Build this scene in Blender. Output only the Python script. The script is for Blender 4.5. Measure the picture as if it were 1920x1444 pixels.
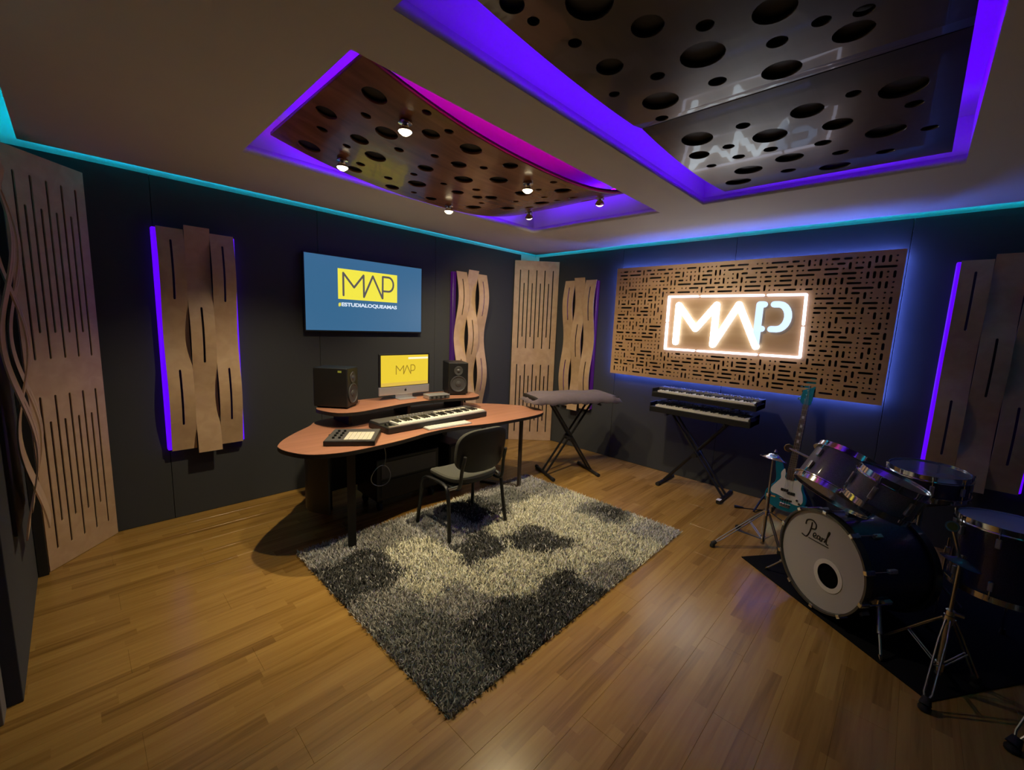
import bpy, bmesh, math, random
import numpy as np
from mathutils import Vector, Matrix
from math import pi, sin, cos, radians

# ---------------------------------------------------------------- camera
for o in list(bpy.data.objects):
    bpy.data.objects.remove(o)
scene = bpy.context.scene
COL = scene.collection

CAM = Vector((-4.581, -4.000, 1.600))
F_PX = 788.1
YAW, PITCH, ROLL = radians(46.38), radians(-8.18), radians(2.28)
fw = Vector((sin(YAW) * cos(PITCH), cos(YAW) * cos(PITCH), sin(PITCH)))
r0 = Vector((cos(YAW), -sin(YAW), 0))
u0 = r0.cross(fw)
rr = cos(ROLL) * r0 + sin(ROLL) * u0
uu = -sin(ROLL) * r0 + cos(ROLL) * u0
cam_d = bpy.data.cameras.new('camera')
cam = bpy.data.objects.new('camera', cam_d)
COL.objects.link(cam)
M = Matrix.Identity(4)
for i in range(3):
    M[i][0], M[i][1], M[i][2], M[i][3] = rr[i], uu[i], -fw[i], CAM[i]
cam.matrix_world = M
cam_d.sensor_width = 36
cam_d.lens = F_PX / 1920 * 36
cam_d.clip_start = 0.02
scene.camera = cam

# ---------------------------------------------------------------- world, exposure
w = bpy.data.worlds.new('world')
scene.world = w
w.use_nodes = True
w.node_tree.nodes['Background'].inputs[0].default_value = (0.02, 0.02, 0.025, 1)
w.node_tree.nodes['Background'].inputs[1].default_value = 0.1
scene.view_settings.view_transform = 'Standard'
scene.view_settings.look = 'None'
scene.view_settings.gamma = 1
scene.view_settings.use_curve_mapping = False
scene.view_settings.exposure = 0.0
scene.cycles.use_denoising = True
scene.cycles.max_bounces = 8
scene.cycles.sample_clamp_indirect = 6

# light levels
SPOT_W = 118.0
SPOT_COL = (1.0, 0.83, 0.50)
CYAN = (0.0, 0.52, 0.80)
CYAN_S = 36.0
PURPLE = (0.092, 0.0, 1.0)
PURPLE_S = 40.0
MAGENTA = (0.75, 0.0, 0.36)
MAGENTA_S = 42.0
HALO = (0.12, 0.20, 1.0)
HALO_S = 80.0
SIGN_S = 5.0

H = 2.554            # underside of the dropped ceiling
ZC = 2.80            # structural ceiling
XW, YS = -4.83, -5.05  # west and south walls
rng = random.Random(7)


# ---------------------------------------------------------------- materials
def nodes_of(name):
    m = bpy.data.materials.new(name)
    m.use_nodes = True
    nt = m.node_tree
    return m, nt, nt.nodes['Principled BSDF']


def mat(name, col, rough=0.5, metal=0.0, spec=0.5, noise=None, bump=None, coat=0.0, sheen=0.0):
    """procedural material: noise=(scale, amount) varies the colour, bump=(scale, strength)"""
    m, nt, b = nodes_of(name)
    b.inputs['Base Color'].default_value = (*col, 1)
    b.inputs['Roughness'].default_value = rough
    b.inputs['Metallic'].default_value = metal
    b.inputs['Specular IOR Level'].default_value = spec
    b.inputs['Coat Weight'].default_value = coat
    b.inputs['Sheen Weight'].default_value = sheen
    tc = nt.nodes.new('ShaderNodeTexCoord')
    if noise:
        n = nt.nodes.new('ShaderNodeTexNoise')
        n.inputs['Scale'].default_value = noise[0]
        n.inputs['Detail'].default_value = 5
        nt.links.new(tc.outputs['Object'], n.inputs['Vector'])
        mx = nt.nodes.new('ShaderNodeMix')
        mx.data_type = 'RGBA'
        a = noise[1]
        mx.inputs[6].default_value = (*[c * (1 - a) for c in col], 1)
        mx.inputs[7].default_value = (*[min(1, c * (1 + a)) for c in col], 1)
        nt.links.new(n.outputs['Fac'], mx.inputs[0])
        nt.links.new(mx.outputs[2], b.inputs['Base Color'])
    if bump:
        n = nt.nodes.new('ShaderNodeTexNoise')
        n.inputs['Scale'].default_value = bump[0]
        nt.links.new(tc.outputs['Object'], n.inputs['Vector'])
        bp = nt.nodes.new('ShaderNodeBump')
        bp.inputs['Strength'].default_value = bump[1]
        bp.inputs['Distance'].default_value = 0.003
        nt.links.new(n.outputs['Fac'], bp.inputs['Height'])
        nt.links.new(bp.outputs[0], b.inputs['Normal'])
    return m


def emit(name, col, s):
    m, nt, b = nodes_of(name)
    b.inputs['Base Color'].default_value = (0.02, 0.02, 0.02, 1)
    b.inputs['Roughness'].default_value = 0.3
    b.inputs['Emission Color'].default_value = (*col, 1)
    b.inputs['Emission Strength'].default_value = s
    return m


def wood(name, c1, c2, rough=0.45, scale=(1.5, 25, 1.5), coat=0.0):
    """grained board; scale stretches the noise so the grain runs along the small axis"""
    m, nt, b = nodes_of(name)
    tc = nt.nodes.new('ShaderNodeTexCoord')
    mp = nt.nodes.new('ShaderNodeMapping')
    mp.inputs['Scale'].default_value = scale
    nt.links.new(tc.outputs['Object'], mp.inputs['Vector'])
    n = nt.nodes.new('ShaderNodeTexNoise')
    n.inputs['Scale'].default_value = 1.6
    n.inputs['Detail'].default_value = 8
    n.inputs['Distortion'].default_value = 0.6
    nt.links.new(mp.outputs[0], n.inputs['Vector'])
    cr = nt.nodes.new('ShaderNodeValToRGB')
    cr.color_ramp.elements[0].position = 0.35
    cr.color_ramp.elements[0].color = (*c1, 1)
    cr.color_ramp.elements[1].position = 0.7
    cr.color_ramp.elements[1].color = (*c2, 1)
    nt.links.new(n.outputs['Fac'], cr.inputs[0])
    nt.links.new(cr.outputs[0], b.inputs['Base Color'])
    b.inputs['Roughness'].default_value = rough
    b.inputs['Coat Weight'].default_value = coat
    bp = nt.nodes.new('ShaderNodeBump')
    bp.inputs['Strength'].default_value = 0.08
    bp.inputs['Distance'].default_value = 0.002
    nt.links.new(n.outputs['Fac'], bp.inputs['Height'])
    nt.links.new(bp.outputs[0], b.inputs['Normal'])
    return m


def floor_mat():
    m, nt, b = nodes_of('laminate')
    N, Lk = nt.nodes, nt.links
    geo = N.new('ShaderNodeNewGeometry')
    sep = N.new('ShaderNodeSeparateXYZ')
    Lk.new(geo.outputs['Position'], sep.inputs[0])

    def math_(op, a, b_=None, c=None):
        n = N.new('ShaderNodeMath')
        n.operation = op
        for i, v in enumerate((a, b_, c)):
            if v is None:
                continue
            if isinstance(v, (int, float)):
                n.inputs[i].default_value = v
            else:
                Lk.new(v, n.inputs[i])
        return n.outputs[0]
    sy = math_('FLOOR', math_('DIVIDE', sep.outputs[1], 0.19 / 3))
    wn = N.new('ShaderNodeTexWhiteNoise')
    wn.noise_dimensions = '1D'
    Lk.new(sy, wn.inputs['W'])
    seg = math_('FLOOR', math_('ADD', math_('DIVIDE', sep.outputs[0], 0.62), math_('MULTIPLY', wn.outputs['Value'], 7.0)))
    cmb = N.new('ShaderNodeCombineXYZ')
    Lk.new(sy, cmb.inputs[0])
    Lk.new(seg, cmb.inputs[1])
    w2 = N.new('ShaderNodeTexWhiteNoise')
    w2.noise_dimensions = '2D'
    Lk.new(cmb.outputs[0], w2.inputs['Vector'])
    # grain
    c2 = N.new('ShaderNodeCombineXYZ')
    Lk.new(math_('ADD', math_('MULTIPLY', sep.outputs[0], 2.2), math_('MULTIPLY', w2.outputs['Value'], 50.0)), c2.inputs[0])
    Lk.new(math_('MULTIPLY', sep.outputs[1], 42.0), c2.inputs[1])
    ns = N.new('ShaderNodeTexNoise')
    ns.inputs['Scale'].default_value = 1.0
    ns.inputs['Detail'].default_value = 6
    ns.inputs['Distortion'].default_value = 0.8
    Lk.new(c2.outputs[0], ns.inputs['Vector'])
    fac = math_('ADD', math_('MULTIPLY', w2.outputs['Value'], 0.38), math_('MULTIPLY', ns.outputs['Fac'], 0.75))
    cr = N.new('ShaderNodeValToRGB')
    e = cr.color_ramp.elements
    e[0].position = 0.2
    e[0].color = (0.16, 0.078, 0.016, 1)
    e[1].position = 0.95
    e[1].color = (0.39, 0.228, 0.062, 1)
    mid = e.new(0.5)
    mid.color = (0.28, 0.153, 0.037, 1)
    Lk.new(fac, cr.inputs[0])
    Lk.new(cr.outputs[0], b.inputs['Base Color'])
    b.inputs['Roughness'].default_value = 0.24
    b.inputs['Specular IOR Level'].default_value = 0.5
    bp = N.new('ShaderNodeBump')
    bp.inputs['Strength'].default_value = 0.12
    bp.inputs['Distance'].default_value = 0.001
    Lk.new(ns.outputs['Fac'], bp.inputs['Height'])
    Lk.new(bp.outputs[0], b.inputs['Normal'])
    return m


def rug_mat():
    m, nt, b = nodes_of('shag')
    a = nt.nodes.new('ShaderNodeAttribute')
    a.attribute_name = 'pile'
    nt.links.new(a.outputs['Color'], b.inputs['Base Color'])
    b.inputs['Roughness'].default_value = 0.9
    b.inputs['Specular IOR Level'].default_value = 0.15
    b.inputs['Sheen Weight'].default_value = 0.2
    return m


def sparkle_mat(name, col, rough=0.25):
    """lacquered shell with fine metal flakes"""
    m, nt, b = nodes_of(name)
    tc = nt.nodes.new('ShaderNodeTexCoord')
    v = nt.nodes.new('ShaderNodeTexVoronoi')
    v.inputs['Scale'].default_value = 900
    nt.links.new(tc.outputs['Object'], v.inputs['Vector'])
    cr = nt.nodes.new('ShaderNodeValToRGB')
    cr.color_ramp.elements[0].position = 0.0
    cr.color_ramp.elements[0].color = (*col, 1)
    cr.color_ramp.elements[1].color = (*[min(1, c * 3.2 + 0.02) for c in col], 1)
    nt.links.new(v.outputs['Color'], cr.inputs[0])
    nt.links.new(cr.outputs[0], b.inputs['Base Color'])
    b.inputs['Roughness'].default_value = rough
    b.inputs['Metallic'].default_value = 0.0
    b.inputs['Coat Weight'].default_value = 0.35
    return m


MT = {}
MT['plaster'] = mat('white_plaster', (0.62, 0.60, 0.57), 0.8, noise=(3, 0.03), bump=(120, 0.05))
MT['grey_paint'] = mat('grey_door_paint', (0.20, 0.19, 0.19), 0.6, noise=(4, 0.05))
MT['fabric'] = mat('charcoal_acoustic_fabric', (0.050, 0.052, 0.057), 0.95, spec=0.15, noise=(400, 0.25), bump=(500, 0.3), sheen=0.05)
MT['ply'] = wood('birch_ply', (0.46, 0.305, 0.185), (0.54, 0.37, 0.23), 0.5, (7, 7, 0.6))
MT['ply_x'] = wood('birch_ply_sign', (0.46, 0.27, 0.135), (0.56, 0.35, 0.19), 0.45, (7, 0.6, 7))
MT['maple'] = wood('stained_ceiling_ply', (0.20, 0.075, 0.025), (0.33, 0.14, 0.05), 0.26, (0.6, 8, 7), coat=0.15)
MT['walnut'] = wood('black_stained_ceiling_ply', (0.014, 0.013, 0.013), (0.030, 0.027, 0.026), 0.30, (0.6, 8, 7), coat=0.25)
MT['black_board'] = mat('black_painted_board', (0.010, 0.010, 0.011), 0.6, noise=(20, 0.2))
MT['floor'] = floor_mat()
MT['sub'] = mat('subfloor', (0.03, 0.02, 0.015), 0.9, noise=(8, 0.2))
MT['shag'] = rug_mat()
MT['desk'] = wood('cherry_desk_laminate', (0.33, 0.145, 0.09), (0.41, 0.19, 0.12), 0.38, (0.7, 12, 5))
MT['edge'] = mat('black_edge_band', (0.012, 0.010, 0.010), 0.4, noise=(60, 0.2))
MT['black_metal'] = mat('black_powder_coat', (0.007, 0.007, 0.008), 0.45, metal=0.0, noise=(90, 0.15))
MT['brown_metal'] = mat('bronze_frame', (0.055, 0.038, 0.030), 0.4, metal=0.4, noise=(90, 0.15))
MT['chrome'] = mat('chrome', (0.75, 0.76, 0.78), 0.14, metal=1.0, noise=(30, 0.05))
MT['brass'] = mat('brass', (0.62, 0.44, 0.14), 0.28, metal=1.0, noise=(30, 0.08))
MT['steel'] = mat('brushed_steel', (0.45, 0.44, 0.42), 0.35, metal=1.0, noise=(60, 0.1))
MT['rubber'] = mat('black_rubber', (0.012, 0.012, 0.012), 0.8, noise=(80, 0.2))
MT['plastic'] = mat('black_plastic', (0.008, 0.008, 0.009), 0.45, noise=(120, 0.15))
MT['seat'] = mat('grey_green_upholstery', (0.055, 0.055, 0.045), 0.9, noise=(300, 0.3), bump=(350, 0.4), sheen=0.1)
MT['cone'] = mat('speaker_cone', (0.05, 0.05, 0.055), 0.5, noise=(90, 0.2))
MT['alu'] = mat('silver_aluminium', (0.55, 0.55, 0.57), 0.35, metal=0.7, noise=(60, 0.04))
MT['white_key'] = mat('white_key_plastic', (0.72, 0.70, 0.66), 0.3, noise=(20, 0.03))
MT['black_key'] = mat('black_key_plastic', (0.01, 0.01, 0.01), 0.3, noise=(20, 0.2))
MT['cream'] = mat('cream_pad_plastic', (0.62, 0.58, 0.48), 0.5, noise=(20, 0.05))
MT['grey_panel'] = mat('slate_control_panel', (0.08, 0.075, 0.075), 0.4, noise=(40, 0.1))
MT['cloth'] = mat('mauve_dust_cover', (0.13, 0.10, 0.12), 0.9, noise=(40, 0.15), bump=(25, 0.5), sheen=0.1)
MT['mat'] = mat('black_drum_carpet', (0.008, 0.008, 0.010), 0.97, spec=0.05, noise=(300, 0.4), bump=(300, 0.5))
MT['teal'] = mat('teal_metallic_lacquer', (0.010, 0.20, 0.30), 0.22, metal=0.35, noise=(5, 0.12), coat=0.6)
MT['navy'] = mat('navy_lacquer_side', (0.006, 0.02, 0.07), 0.25, noise=(5, 0.1), coat=0.4)
MT['guard'] = mat('white_pickguard', (0.62, 0.60, 0.60), 0.4, noise=(12, 0.03))
MT['fretwood'] = wood('dark_fretboard', (0.045, 0.025, 0.018), (0.10, 0.055, 0.035), 0.5, (12, 12, 1))
MT['shell'] = sparkle_mat('charcoal_sparkle_shell', (0.085, 0.083, 0.092), 0.38)
MT['bass_shell'] = sparkle_mat('midnight_sparkle_shell', (0.010, 0.010, 0.028))
MT['head'] = mat('coated_drum_head', (0.42, 0.41, 0.41), 0.55, noise=(2, 0.04))
MT['clear_head'] = mat('smoky_drum_head', (0.13, 0.13, 0.17), 0.16, noise=(3, 0.1), coat=0.3)
MT['pale_head'] = mat('pale_drum_head', (0.30, 0.30, 0.42), 0.35, noise=(3, 0.05))
MT['ink'] = mat('black_ink', (0.01, 0.01, 0.01), 0.5, noise=(20, 0.1))
MT['white_ring'] = mat('white_port_ring', (0.66, 0.65, 0.64), 0.5, noise=(5, 0.03))
MT['hoop'] = mat('dark_lacquer_hoop', (0.045, 0.045, 0.047), 0.25, noise=(6, 0.1), coat=0.4)
MT['void'] = mat('drum_interior', (0.004, 0.004, 0.004), 0.95, spec=0.0, noise=(6, 0.1))
MT['white_paper'] = mat('white_label_paper', (0.7, 0.7, 0.72), 0.7, noise=(20, 0.03))
MT['cyan_led'] = emit('cyan_led', CYAN, CYAN_S)
MT['purple_led'] = emit('purple_led', PURPLE, PURPLE_S)
MT['purple_edge'] = emit('purple_edge_light', (0.11, 0.0, 1.0), 1.05)
MT['dim_purple'] = emit('dim_purple_edge_glow', (0.085, 0.0, 0.16), 0.40)  # LED off on these panels; their edge glow is put in as emission
MT['magenta_led'] = emit('magenta_led', MAGENTA, MAGENTA_S)
MT['halo_led'] = emit('blue_halo_led', HALO, HALO_S)
MT['sign'] = emit('white_sign_light', (0.80, 0.92, 1.0), SIGN_S)
MT['sign_p'] = emit('bluish_sign_light', (0.50, 0.66, 1.0), 1.5)
MT['sign_frame'] = emit('violet_white_frame_light', (0.82, 0.80, 1.0), 3.0)
MT['bulb'] = emit('warm_bulb', (1.0, 0.82, 0.5), 7.0)
MT['tv_blue'] = emit('tv_blue_picture', (0.040, 0.140, 0.275), 0.95)
MT['tv_yellow'] = emit('tv_yellow_picture', (0.90, 0.80, 0.06), 1.0)
MT['tv_grey'] = emit('tv_grey_lettering', (0.10, 0.09, 0.09), 1.0)
MT['tv_white'] = emit('tv_white_lettering', (0.72, 0.82, 0.95), 1.0)
MT['mac_yellow'] = emit('monitor_yellow_picture', (0.84, 0.60, 0.030), 1.0)
MT['mac_dock'] = emit('monitor_dock_picture', (0.72, 0.47, 0.06), 1.0)
MT['mac_letter'] = emit('monitor_letter_picture', (0.30, 0.18, 0.01), 1.0)
MT['mac_reflection'] = emit('monitor_pale_reflection', (1.0, 0.95, 0.65), 1.0)  # colour of a reflection painted on the screen
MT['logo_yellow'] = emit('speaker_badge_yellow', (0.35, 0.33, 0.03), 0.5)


# ---------------------------------------------------------------- builders
WM = {}


class B:
    """collects shapes into one mesh"""
    def __init__(s):
        s.v, s.f = [], []

    def add(s, vs, fs, m=None):
        k = len(s.v)
        for p in vs:
            p = Vector(p)
            s.v.append(m @ p if m is not None else p)
        s.f += [tuple(k + i for i in f) for f in fs]
        return s

    def box(s, c, d, m=None):
        x, y, z = [t / 2 for t in d]
        vs = [Vector(c) + Vector((a * x, b * y, e * z)) for a in (-1, 1) for b in (-1, 1) for e in (-1, 1)]
        return s.add(vs, [(0, 1, 3, 2), (4, 6, 7, 5), (0, 4, 5, 1), (2, 3, 7, 6), (0, 2, 6, 4), (1, 5, 7, 3)], m)

    def ends(s, a, b, m=None):
        a, b = Vector(a), Vector(b)
        return s.box((a + b) / 2, [abs(t) for t in (b - a)], m)

    def tube(s, pts, r, n=10, closed=False, cap=True, m=None, sx=1.0):
        pts = [Vector(p) for p in pts]
        rs = r if isinstance(r, (list, tuple)) else [r] * len(pts)
        N = len(pts)
        up = None
        vs, fs = [], []
        for i, p in enumerate(pts):
            if closed:
                t = pts[(i + 1) % N] - pts[i - 1]
            else:
                t = pts[min(i + 1, N - 1)] - pts[max(i - 1, 0)]
            t.normalize()
            if up is None:
                up = Vector((0, 0, 1)) if abs(t.z) < 0.9 else Vector((1, 0, 0))
            a = t.cross(up)
            if a.length < 1e-5:
                a = t.cross(Vector((0, 1, 0)))
            a.normalize()
            b = a.cross(t).normalized()
            up = b
            for k in range(n):
                q = 2 * pi * k / n
                vs.append(p + rs[i] * (a * cos(q) * sx + b * sin(q)))
        for i in range(N if closed else N - 1):
            j = (i + 1) % N
            for k in range(n):
                fs.append((i * n + k, i * n + (k + 1) % n, j * n + (k + 1) % n, j * n + k))
        if cap and not closed:
            fs.append(tuple(range(n))[::-1])
            fs.append(tuple((N - 1) * n + k for k in range(n)))
        return s.add(vs, fs, m)

    def lathe(s, prof, n=24, m=None, a0=0.0, a1=2 * pi):
        """profile of (radius, z) turned about z"""
        full = abs(a1 - a0 - 2 * pi) < 1e-6
        k = n if full else n + 1
        vs, fs = [], []
        for (r, z) in prof:
            for i in range(k):
                q = a0 + (a1 - a0) * i / n
                vs.append((r * cos(q), r * sin(q), z))
        for j in range(len(prof) - 1):
            for i in range(n):
                i2 = (i + 1) % k
                fs.append((j * k + i, j * k + i2, (j + 1) * k + i2, (j + 1) * k + i))
        if full and prof[0][0] > 1e-5:
            fs.append(tuple(range(k))[::-1])
        if full and prof[-1][0] > 1e-5:
            fs.append(tuple((len(prof) - 1) * k + i for i in range(k)))
        return s.add(vs, fs, m)

    def prism(s, poly, z0, z1, m=None):
        n = len(poly)
        vs = [(p[0], p[1], z0) for p in poly] + [(p[0], p[1], z1) for p in poly]
        fs = [tuple(range(n))[::-1], tuple(range(n, 2 * n))]
        fs += [(i, (i + 1) % n, n + (i + 1) % n, n + i) for i in range(n)]
        return s.add(vs, fs, m)

    def stroke(s, a, b, wd, z0, z1, m=None, n=6):
        """round-ended bar from a to b in the local xy plane"""
        a, b = Vector(a), Vector(b)
        d = (b - a)
        q0 = math.atan2(d.y, d.x)
        poly = []
        for k in range(n + 1):
            q = q0 + pi / 2 + pi * k / n
            poly.append((a.x + wd / 2 * cos(q), a.y + wd / 2 * sin(q)))
        for k in range(n + 1):
            q = q0 - pi / 2 + pi * k / n
            poly.append((b.x + wd / 2 * cos(q), b.y + wd / 2 * sin(q)))
        return s.prism(poly, z0, z1, m)

    def obj(s, name, m, parent=None, smooth=False, bevel=0.0, world=True, seg=2):
        me = bpy.data.meshes.new(name)
        if world and parent is not None:
            inv = WM[parent.name].inverted()
            vs = [inv @ p for p in s.v]
        else:
            vs = s.v
        me.from_pydata([tuple(p) for p in vs], [], s.f)
        return finish(name, me, m, parent, smooth, bevel, seg)


def finish(name, me, m, parent=None, smooth=False, bevel=0.0, seg=2):
    bm = bmesh.new()
    bm.from_mesh(me)
    bmesh.ops.recalc_face_normals(bm, faces=bm.faces)
    bm.to_mesh(me)
    bm.free()
    if smooth:
        me.shade_smooth()
        me.set_sharp_from_angle(angle=radians(38))
    me.materials.append(m)
    o = bpy.data.objects.new(name, me)
    COL.objects.link(o)
    if parent is not None:
        o.parent = parent
    WM[o.name] = WM[parent.name].copy() if parent is not None else Matrix.Identity(4)
    if bevel:
        md = o.modifiers.new('bevel', 'BEVEL')
        md.width = bevel
        md.segments = seg
        md.limit_method = 'ANGLE'
    return o


def thing(name, label, cat, loc=(0, 0, 0), rot=None, group=None):
    o = bpy.data.objects.new(name, None)
    COL.objects.link(o)
    o.empty_display_size = 0.1
    m = Matrix.Translation(Vector(loc))
    if rot is not None:
        m = m @ (rot.to_4x4() if hasattr(rot, 'to_4x4') else Matrix.Rotation(rot, 4, 'Z'))
    o.matrix_world = m
    WM[o.name] = m
    tag(o, label, cat, group)
    return o


def tag(o, label=None, cat=None, group=None, kind=None):
    if label:
        o['label'] = label
    if cat:
        o['category'] = cat
    if group:
        o['group'] = group
    if kind:
        o['kind'] = kind
    return o


def frame(x, y, z):
    return Matrix((x, y, z)).transposed()


def perforated(outer, holes, thick):
    """flat sheet with real holes, as a mesh in the local xy plane, z 0..thick"""
    cu = bpy.data.curves.new('sheet', 'CURVE')
    cu.dimensions = '2D'
    cu.fill_mode = 'BOTH'
    cu.extrude = thick / 2
    for poly in [outer] + holes:
        sp = cu.splines.new('POLY')
        sp.points.add(len(poly) - 1)
        for p, q in zip(sp.points, poly):
            p.co = (q[0], q[1], 0, 1)
        sp.use_cyclic_u = True
    tmp = bpy.data.objects.new('sheet', cu)
    COL.objects.link(tmp)
    dg = bpy.context.evaluated_depsgraph_get()
    me = bpy.data.meshes.new_from_object(tmp.evaluated_get(dg))
    bpy.data.objects.remove(tmp)
    bpy.data.curves.remove(cu)
    bm = bmesh.new()
    bm.from_mesh(me)
    bmesh.ops.remove_doubles(bm, verts=bm.verts, dist=1e-5)
    for v in bm.verts:
        v.co.z += thick / 2
    bm.to_mesh(me)
    bm.free()
    me.materials.clear()
    return me


def bend(me, axis, lo, hi, n, fn):
    """cut the sheet across one axis and move its points by fn(co)"""
    bm = bmesh.new()
    bm.from_mesh(me)
    for k in range(1, n):
        p = [0, 0, 0]
        p[axis] = lo + (hi - lo) * k / n
        no = [0, 0, 0]
        no[axis] = 1
        bmesh.ops.bisect_plane(bm, geom=bm.verts[:] + bm.edges[:] + bm.faces[:], plane_co=p, plane_no=no)
    for v in bm.verts:
        v.co = fn(v.co.copy())
    bm.to_mesh(me)
    bm.free()
    return me


def slot(cx, cy, wx, wy, n=4):
    """rounded slot polygon of overall size wx by wy"""
    r = min(wx, wy) / 2
    if wx >= wy:
        a, b, q0 = (cx + wx / 2 - r, cy), (cx - wx / 2 + r, cy), -pi / 2
    else:
        a, b, q0 = (cx, cy + wy / 2 - r), (cx, cy - wy / 2 + r), 0
    out = []
    for k in range(n + 1):
        q = q0 + pi * k / n
        out.append((a[0] + r * cos(q), a[1] + r * sin(q)))
    for k in range(n + 1):
        q = q0 + pi + pi * k / n
        out.append((b[0] + r * cos(q), b[1] + r * sin(q)))
    return out


def circle(cx, cy, r, n=20):
    return [(cx + r * cos(2 * pi * k / n), cy + r * sin(2 * pi * k / n)) for k in range(n)]


def catmull(pts, n=6, closed=True):
    pts = [Vector((*p, 0)[:3]) if len(p) == 2 else Vector(p) for p in pts]
    N = len(pts)
    out = []
    rng_ = range(N) if closed else range(N - 1)
    for i in rng_:
        g = (lambda j: pts[j % N]) if closed else (lambda j: pts[min(max(j, 0), N - 1)])
        p0, p1, p2, p3 = g(i - 1), g(i), g(i + 1), g(i + 2)
        for k in range(n):
            t = k / n
            out.append(0.5 * ((2 * p1) + (p2 - p0) * t + (2 * p0 - 5 * p1 + 4 * p2 - p3) * t * t + (3 * p1 - p0 - 3 * p2 + p3) * t ** 3))
    if not closed:
        out.append(pts[-1])
    return out


# ================================================================ SETTING
# floor: sub-floor with laminate planks laid along x
fl = B().ends((XW - 0.15, YS - 0.1, -0.08), (0.1, 0.1, -0.012)).obj('floor', MT['sub'])
tag(fl, kind='structure')
PL, PW = 1.28, 0.19
plank_me = {}
def plank(x0, x1, y0):
    L = round(x1 - x0, 3)
    if L not in plank_me:
        bb = B()
        c = 0.0007
        a, b_ = L - 0.0003, PW - 0.0003
        vs = [(0, 0, -0.012), (a, 0, -0.012), (a, b_, -0.012), (0, b_, -0.012),
              (0, 0, -c), (a, 0, -c), (a, b_, -c), (0, b_, -c),
              (c, c, 0), (a - c, c, 0), (a - c, b_ - c, 0), (c, b_ - c, 0)]
        fs = [(3, 2, 1, 0), (8, 9, 10, 11)] + [(i, (i + 1) % 4, 4 + (i + 1) % 4, 4 + i) for i in range(4)] \
            + [(4 + i, 4 + (i + 1) % 4, 8 + (i + 1) % 4, 8 + i) for i in range(4)]
        bb.add(vs, fs)
        o = bb.obj('plank', MT['floor'], fl, world=False)
        plank_me[L] = o.data
    else:
        o = bpy.data.objects.new('plank', plank_me[L])
        COL.objects.link(o)
        o.parent = fl
    o.location = (x0, y0, 0)
for row in range(27):
    y0 = -PW * (row + 1) + 0.04
    x = XW - 0.10 - (0, 0.44, 0.86)[row % 3]
    while x < 0.04:
        a, b_ = max(x, XW - 0.10), min(x + PL, 0.04)
        if b_ - a > 0.03:
            plank(a, b_, y0)
        x += PL

# plaster walls with fabric-covered panels in front
wn_ = B().ends((XW - 0.20, 0.04, 0), (0.14, 0.14, ZC + 0.1)).obj('wall_north', MT['plaster'])
we_ = B().ends((0.04, YS - 0.14, 0), (0.14, 0.04, ZC + 0.1)).obj('wall_east', MT['plaster'])
ww_ = B().ends((XW - 0.20, YS - 0.14, 0), (XW - 0.10, 0.04, ZC + 0.1)).obj('wall_west', MT['plaster'])
ws_ = B().ends((XW - 0.10, YS - 0.14, 0), (0.04, YS - 0.04, ZC + 0.1)).obj('wall_south', MT['plaster'])
for o in (wn_, we_, ww_, ws_):
    tag(o, kind='structure')
CT = 2.535
g = 0.0015
xs = [-4.80, -4.13, -2.99, -1.70, -0.30]
for a, b_ in zip(xs[:-1], xs[1:]):
    B().ends((a + g, 0.0, 0.001), (b_ - g, 0.04, CT)).obj('fabric_panel', MT['fabric'], wn_, bevel=0.003)
ys = [-0.06, -1.37, -2.60, -3.86, -5.0]
for a, b_ in zip(ys[:-1], ys[1:]):
    B().ends((0.0, b_ + g, 0.001), (0.04, a - g, CT)).obj('fabric_panel', MT['fabric'], we_, bevel=0.003)
B().ends((XW - 0.10, -1.56, 0.001), (XW, -0.40, CT)).obj('fabric_panel', MT['fabric'], ww_, bevel=0.003)
B().ends((XW - 0.10, -1.66, 0.001), (XW - 0.045, -1.565, 2.2)).obj('door_jamb', MT['grey_paint'], ww_, bevel=0.003)
for a, b_ in ((-2.62, -3.8), (-3.8, -5.0)):
    B().ends((XW - 0.10, b_ + g, 0.001), (XW, a - g, CT)).obj('fabric_panel', MT['fabric'], ww_, bevel=0.003)
xs = [-4.80, -3.6, -2.4, -1.2, -0.05]
for a, b_ in zip(xs[:-1], xs[1:]):
    B().ends((a + g, YS - 0.04, 0.001), (b_ - g, YS, CT)).obj('fabric_panel', MT['fabric'], ws_, bevel=0.003)
# door on the west wall beside the camera
dr = B().ends((XW - 0.10, -2.60, 0.01), (XW - 0.07, -1.67, 2.2)).obj('door_1', MT['black_board'], bevel=0.003)
tag(dr, kind='structure')
B().tube([(XW - 0.07, -2.52, 1.0), (XW - 0.01, -2.52, 1.0), (XW - 0.01, -2.40, 1.0)], 0.009, 8).obj('handle', MT['steel'], dr, smooth=True)

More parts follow.
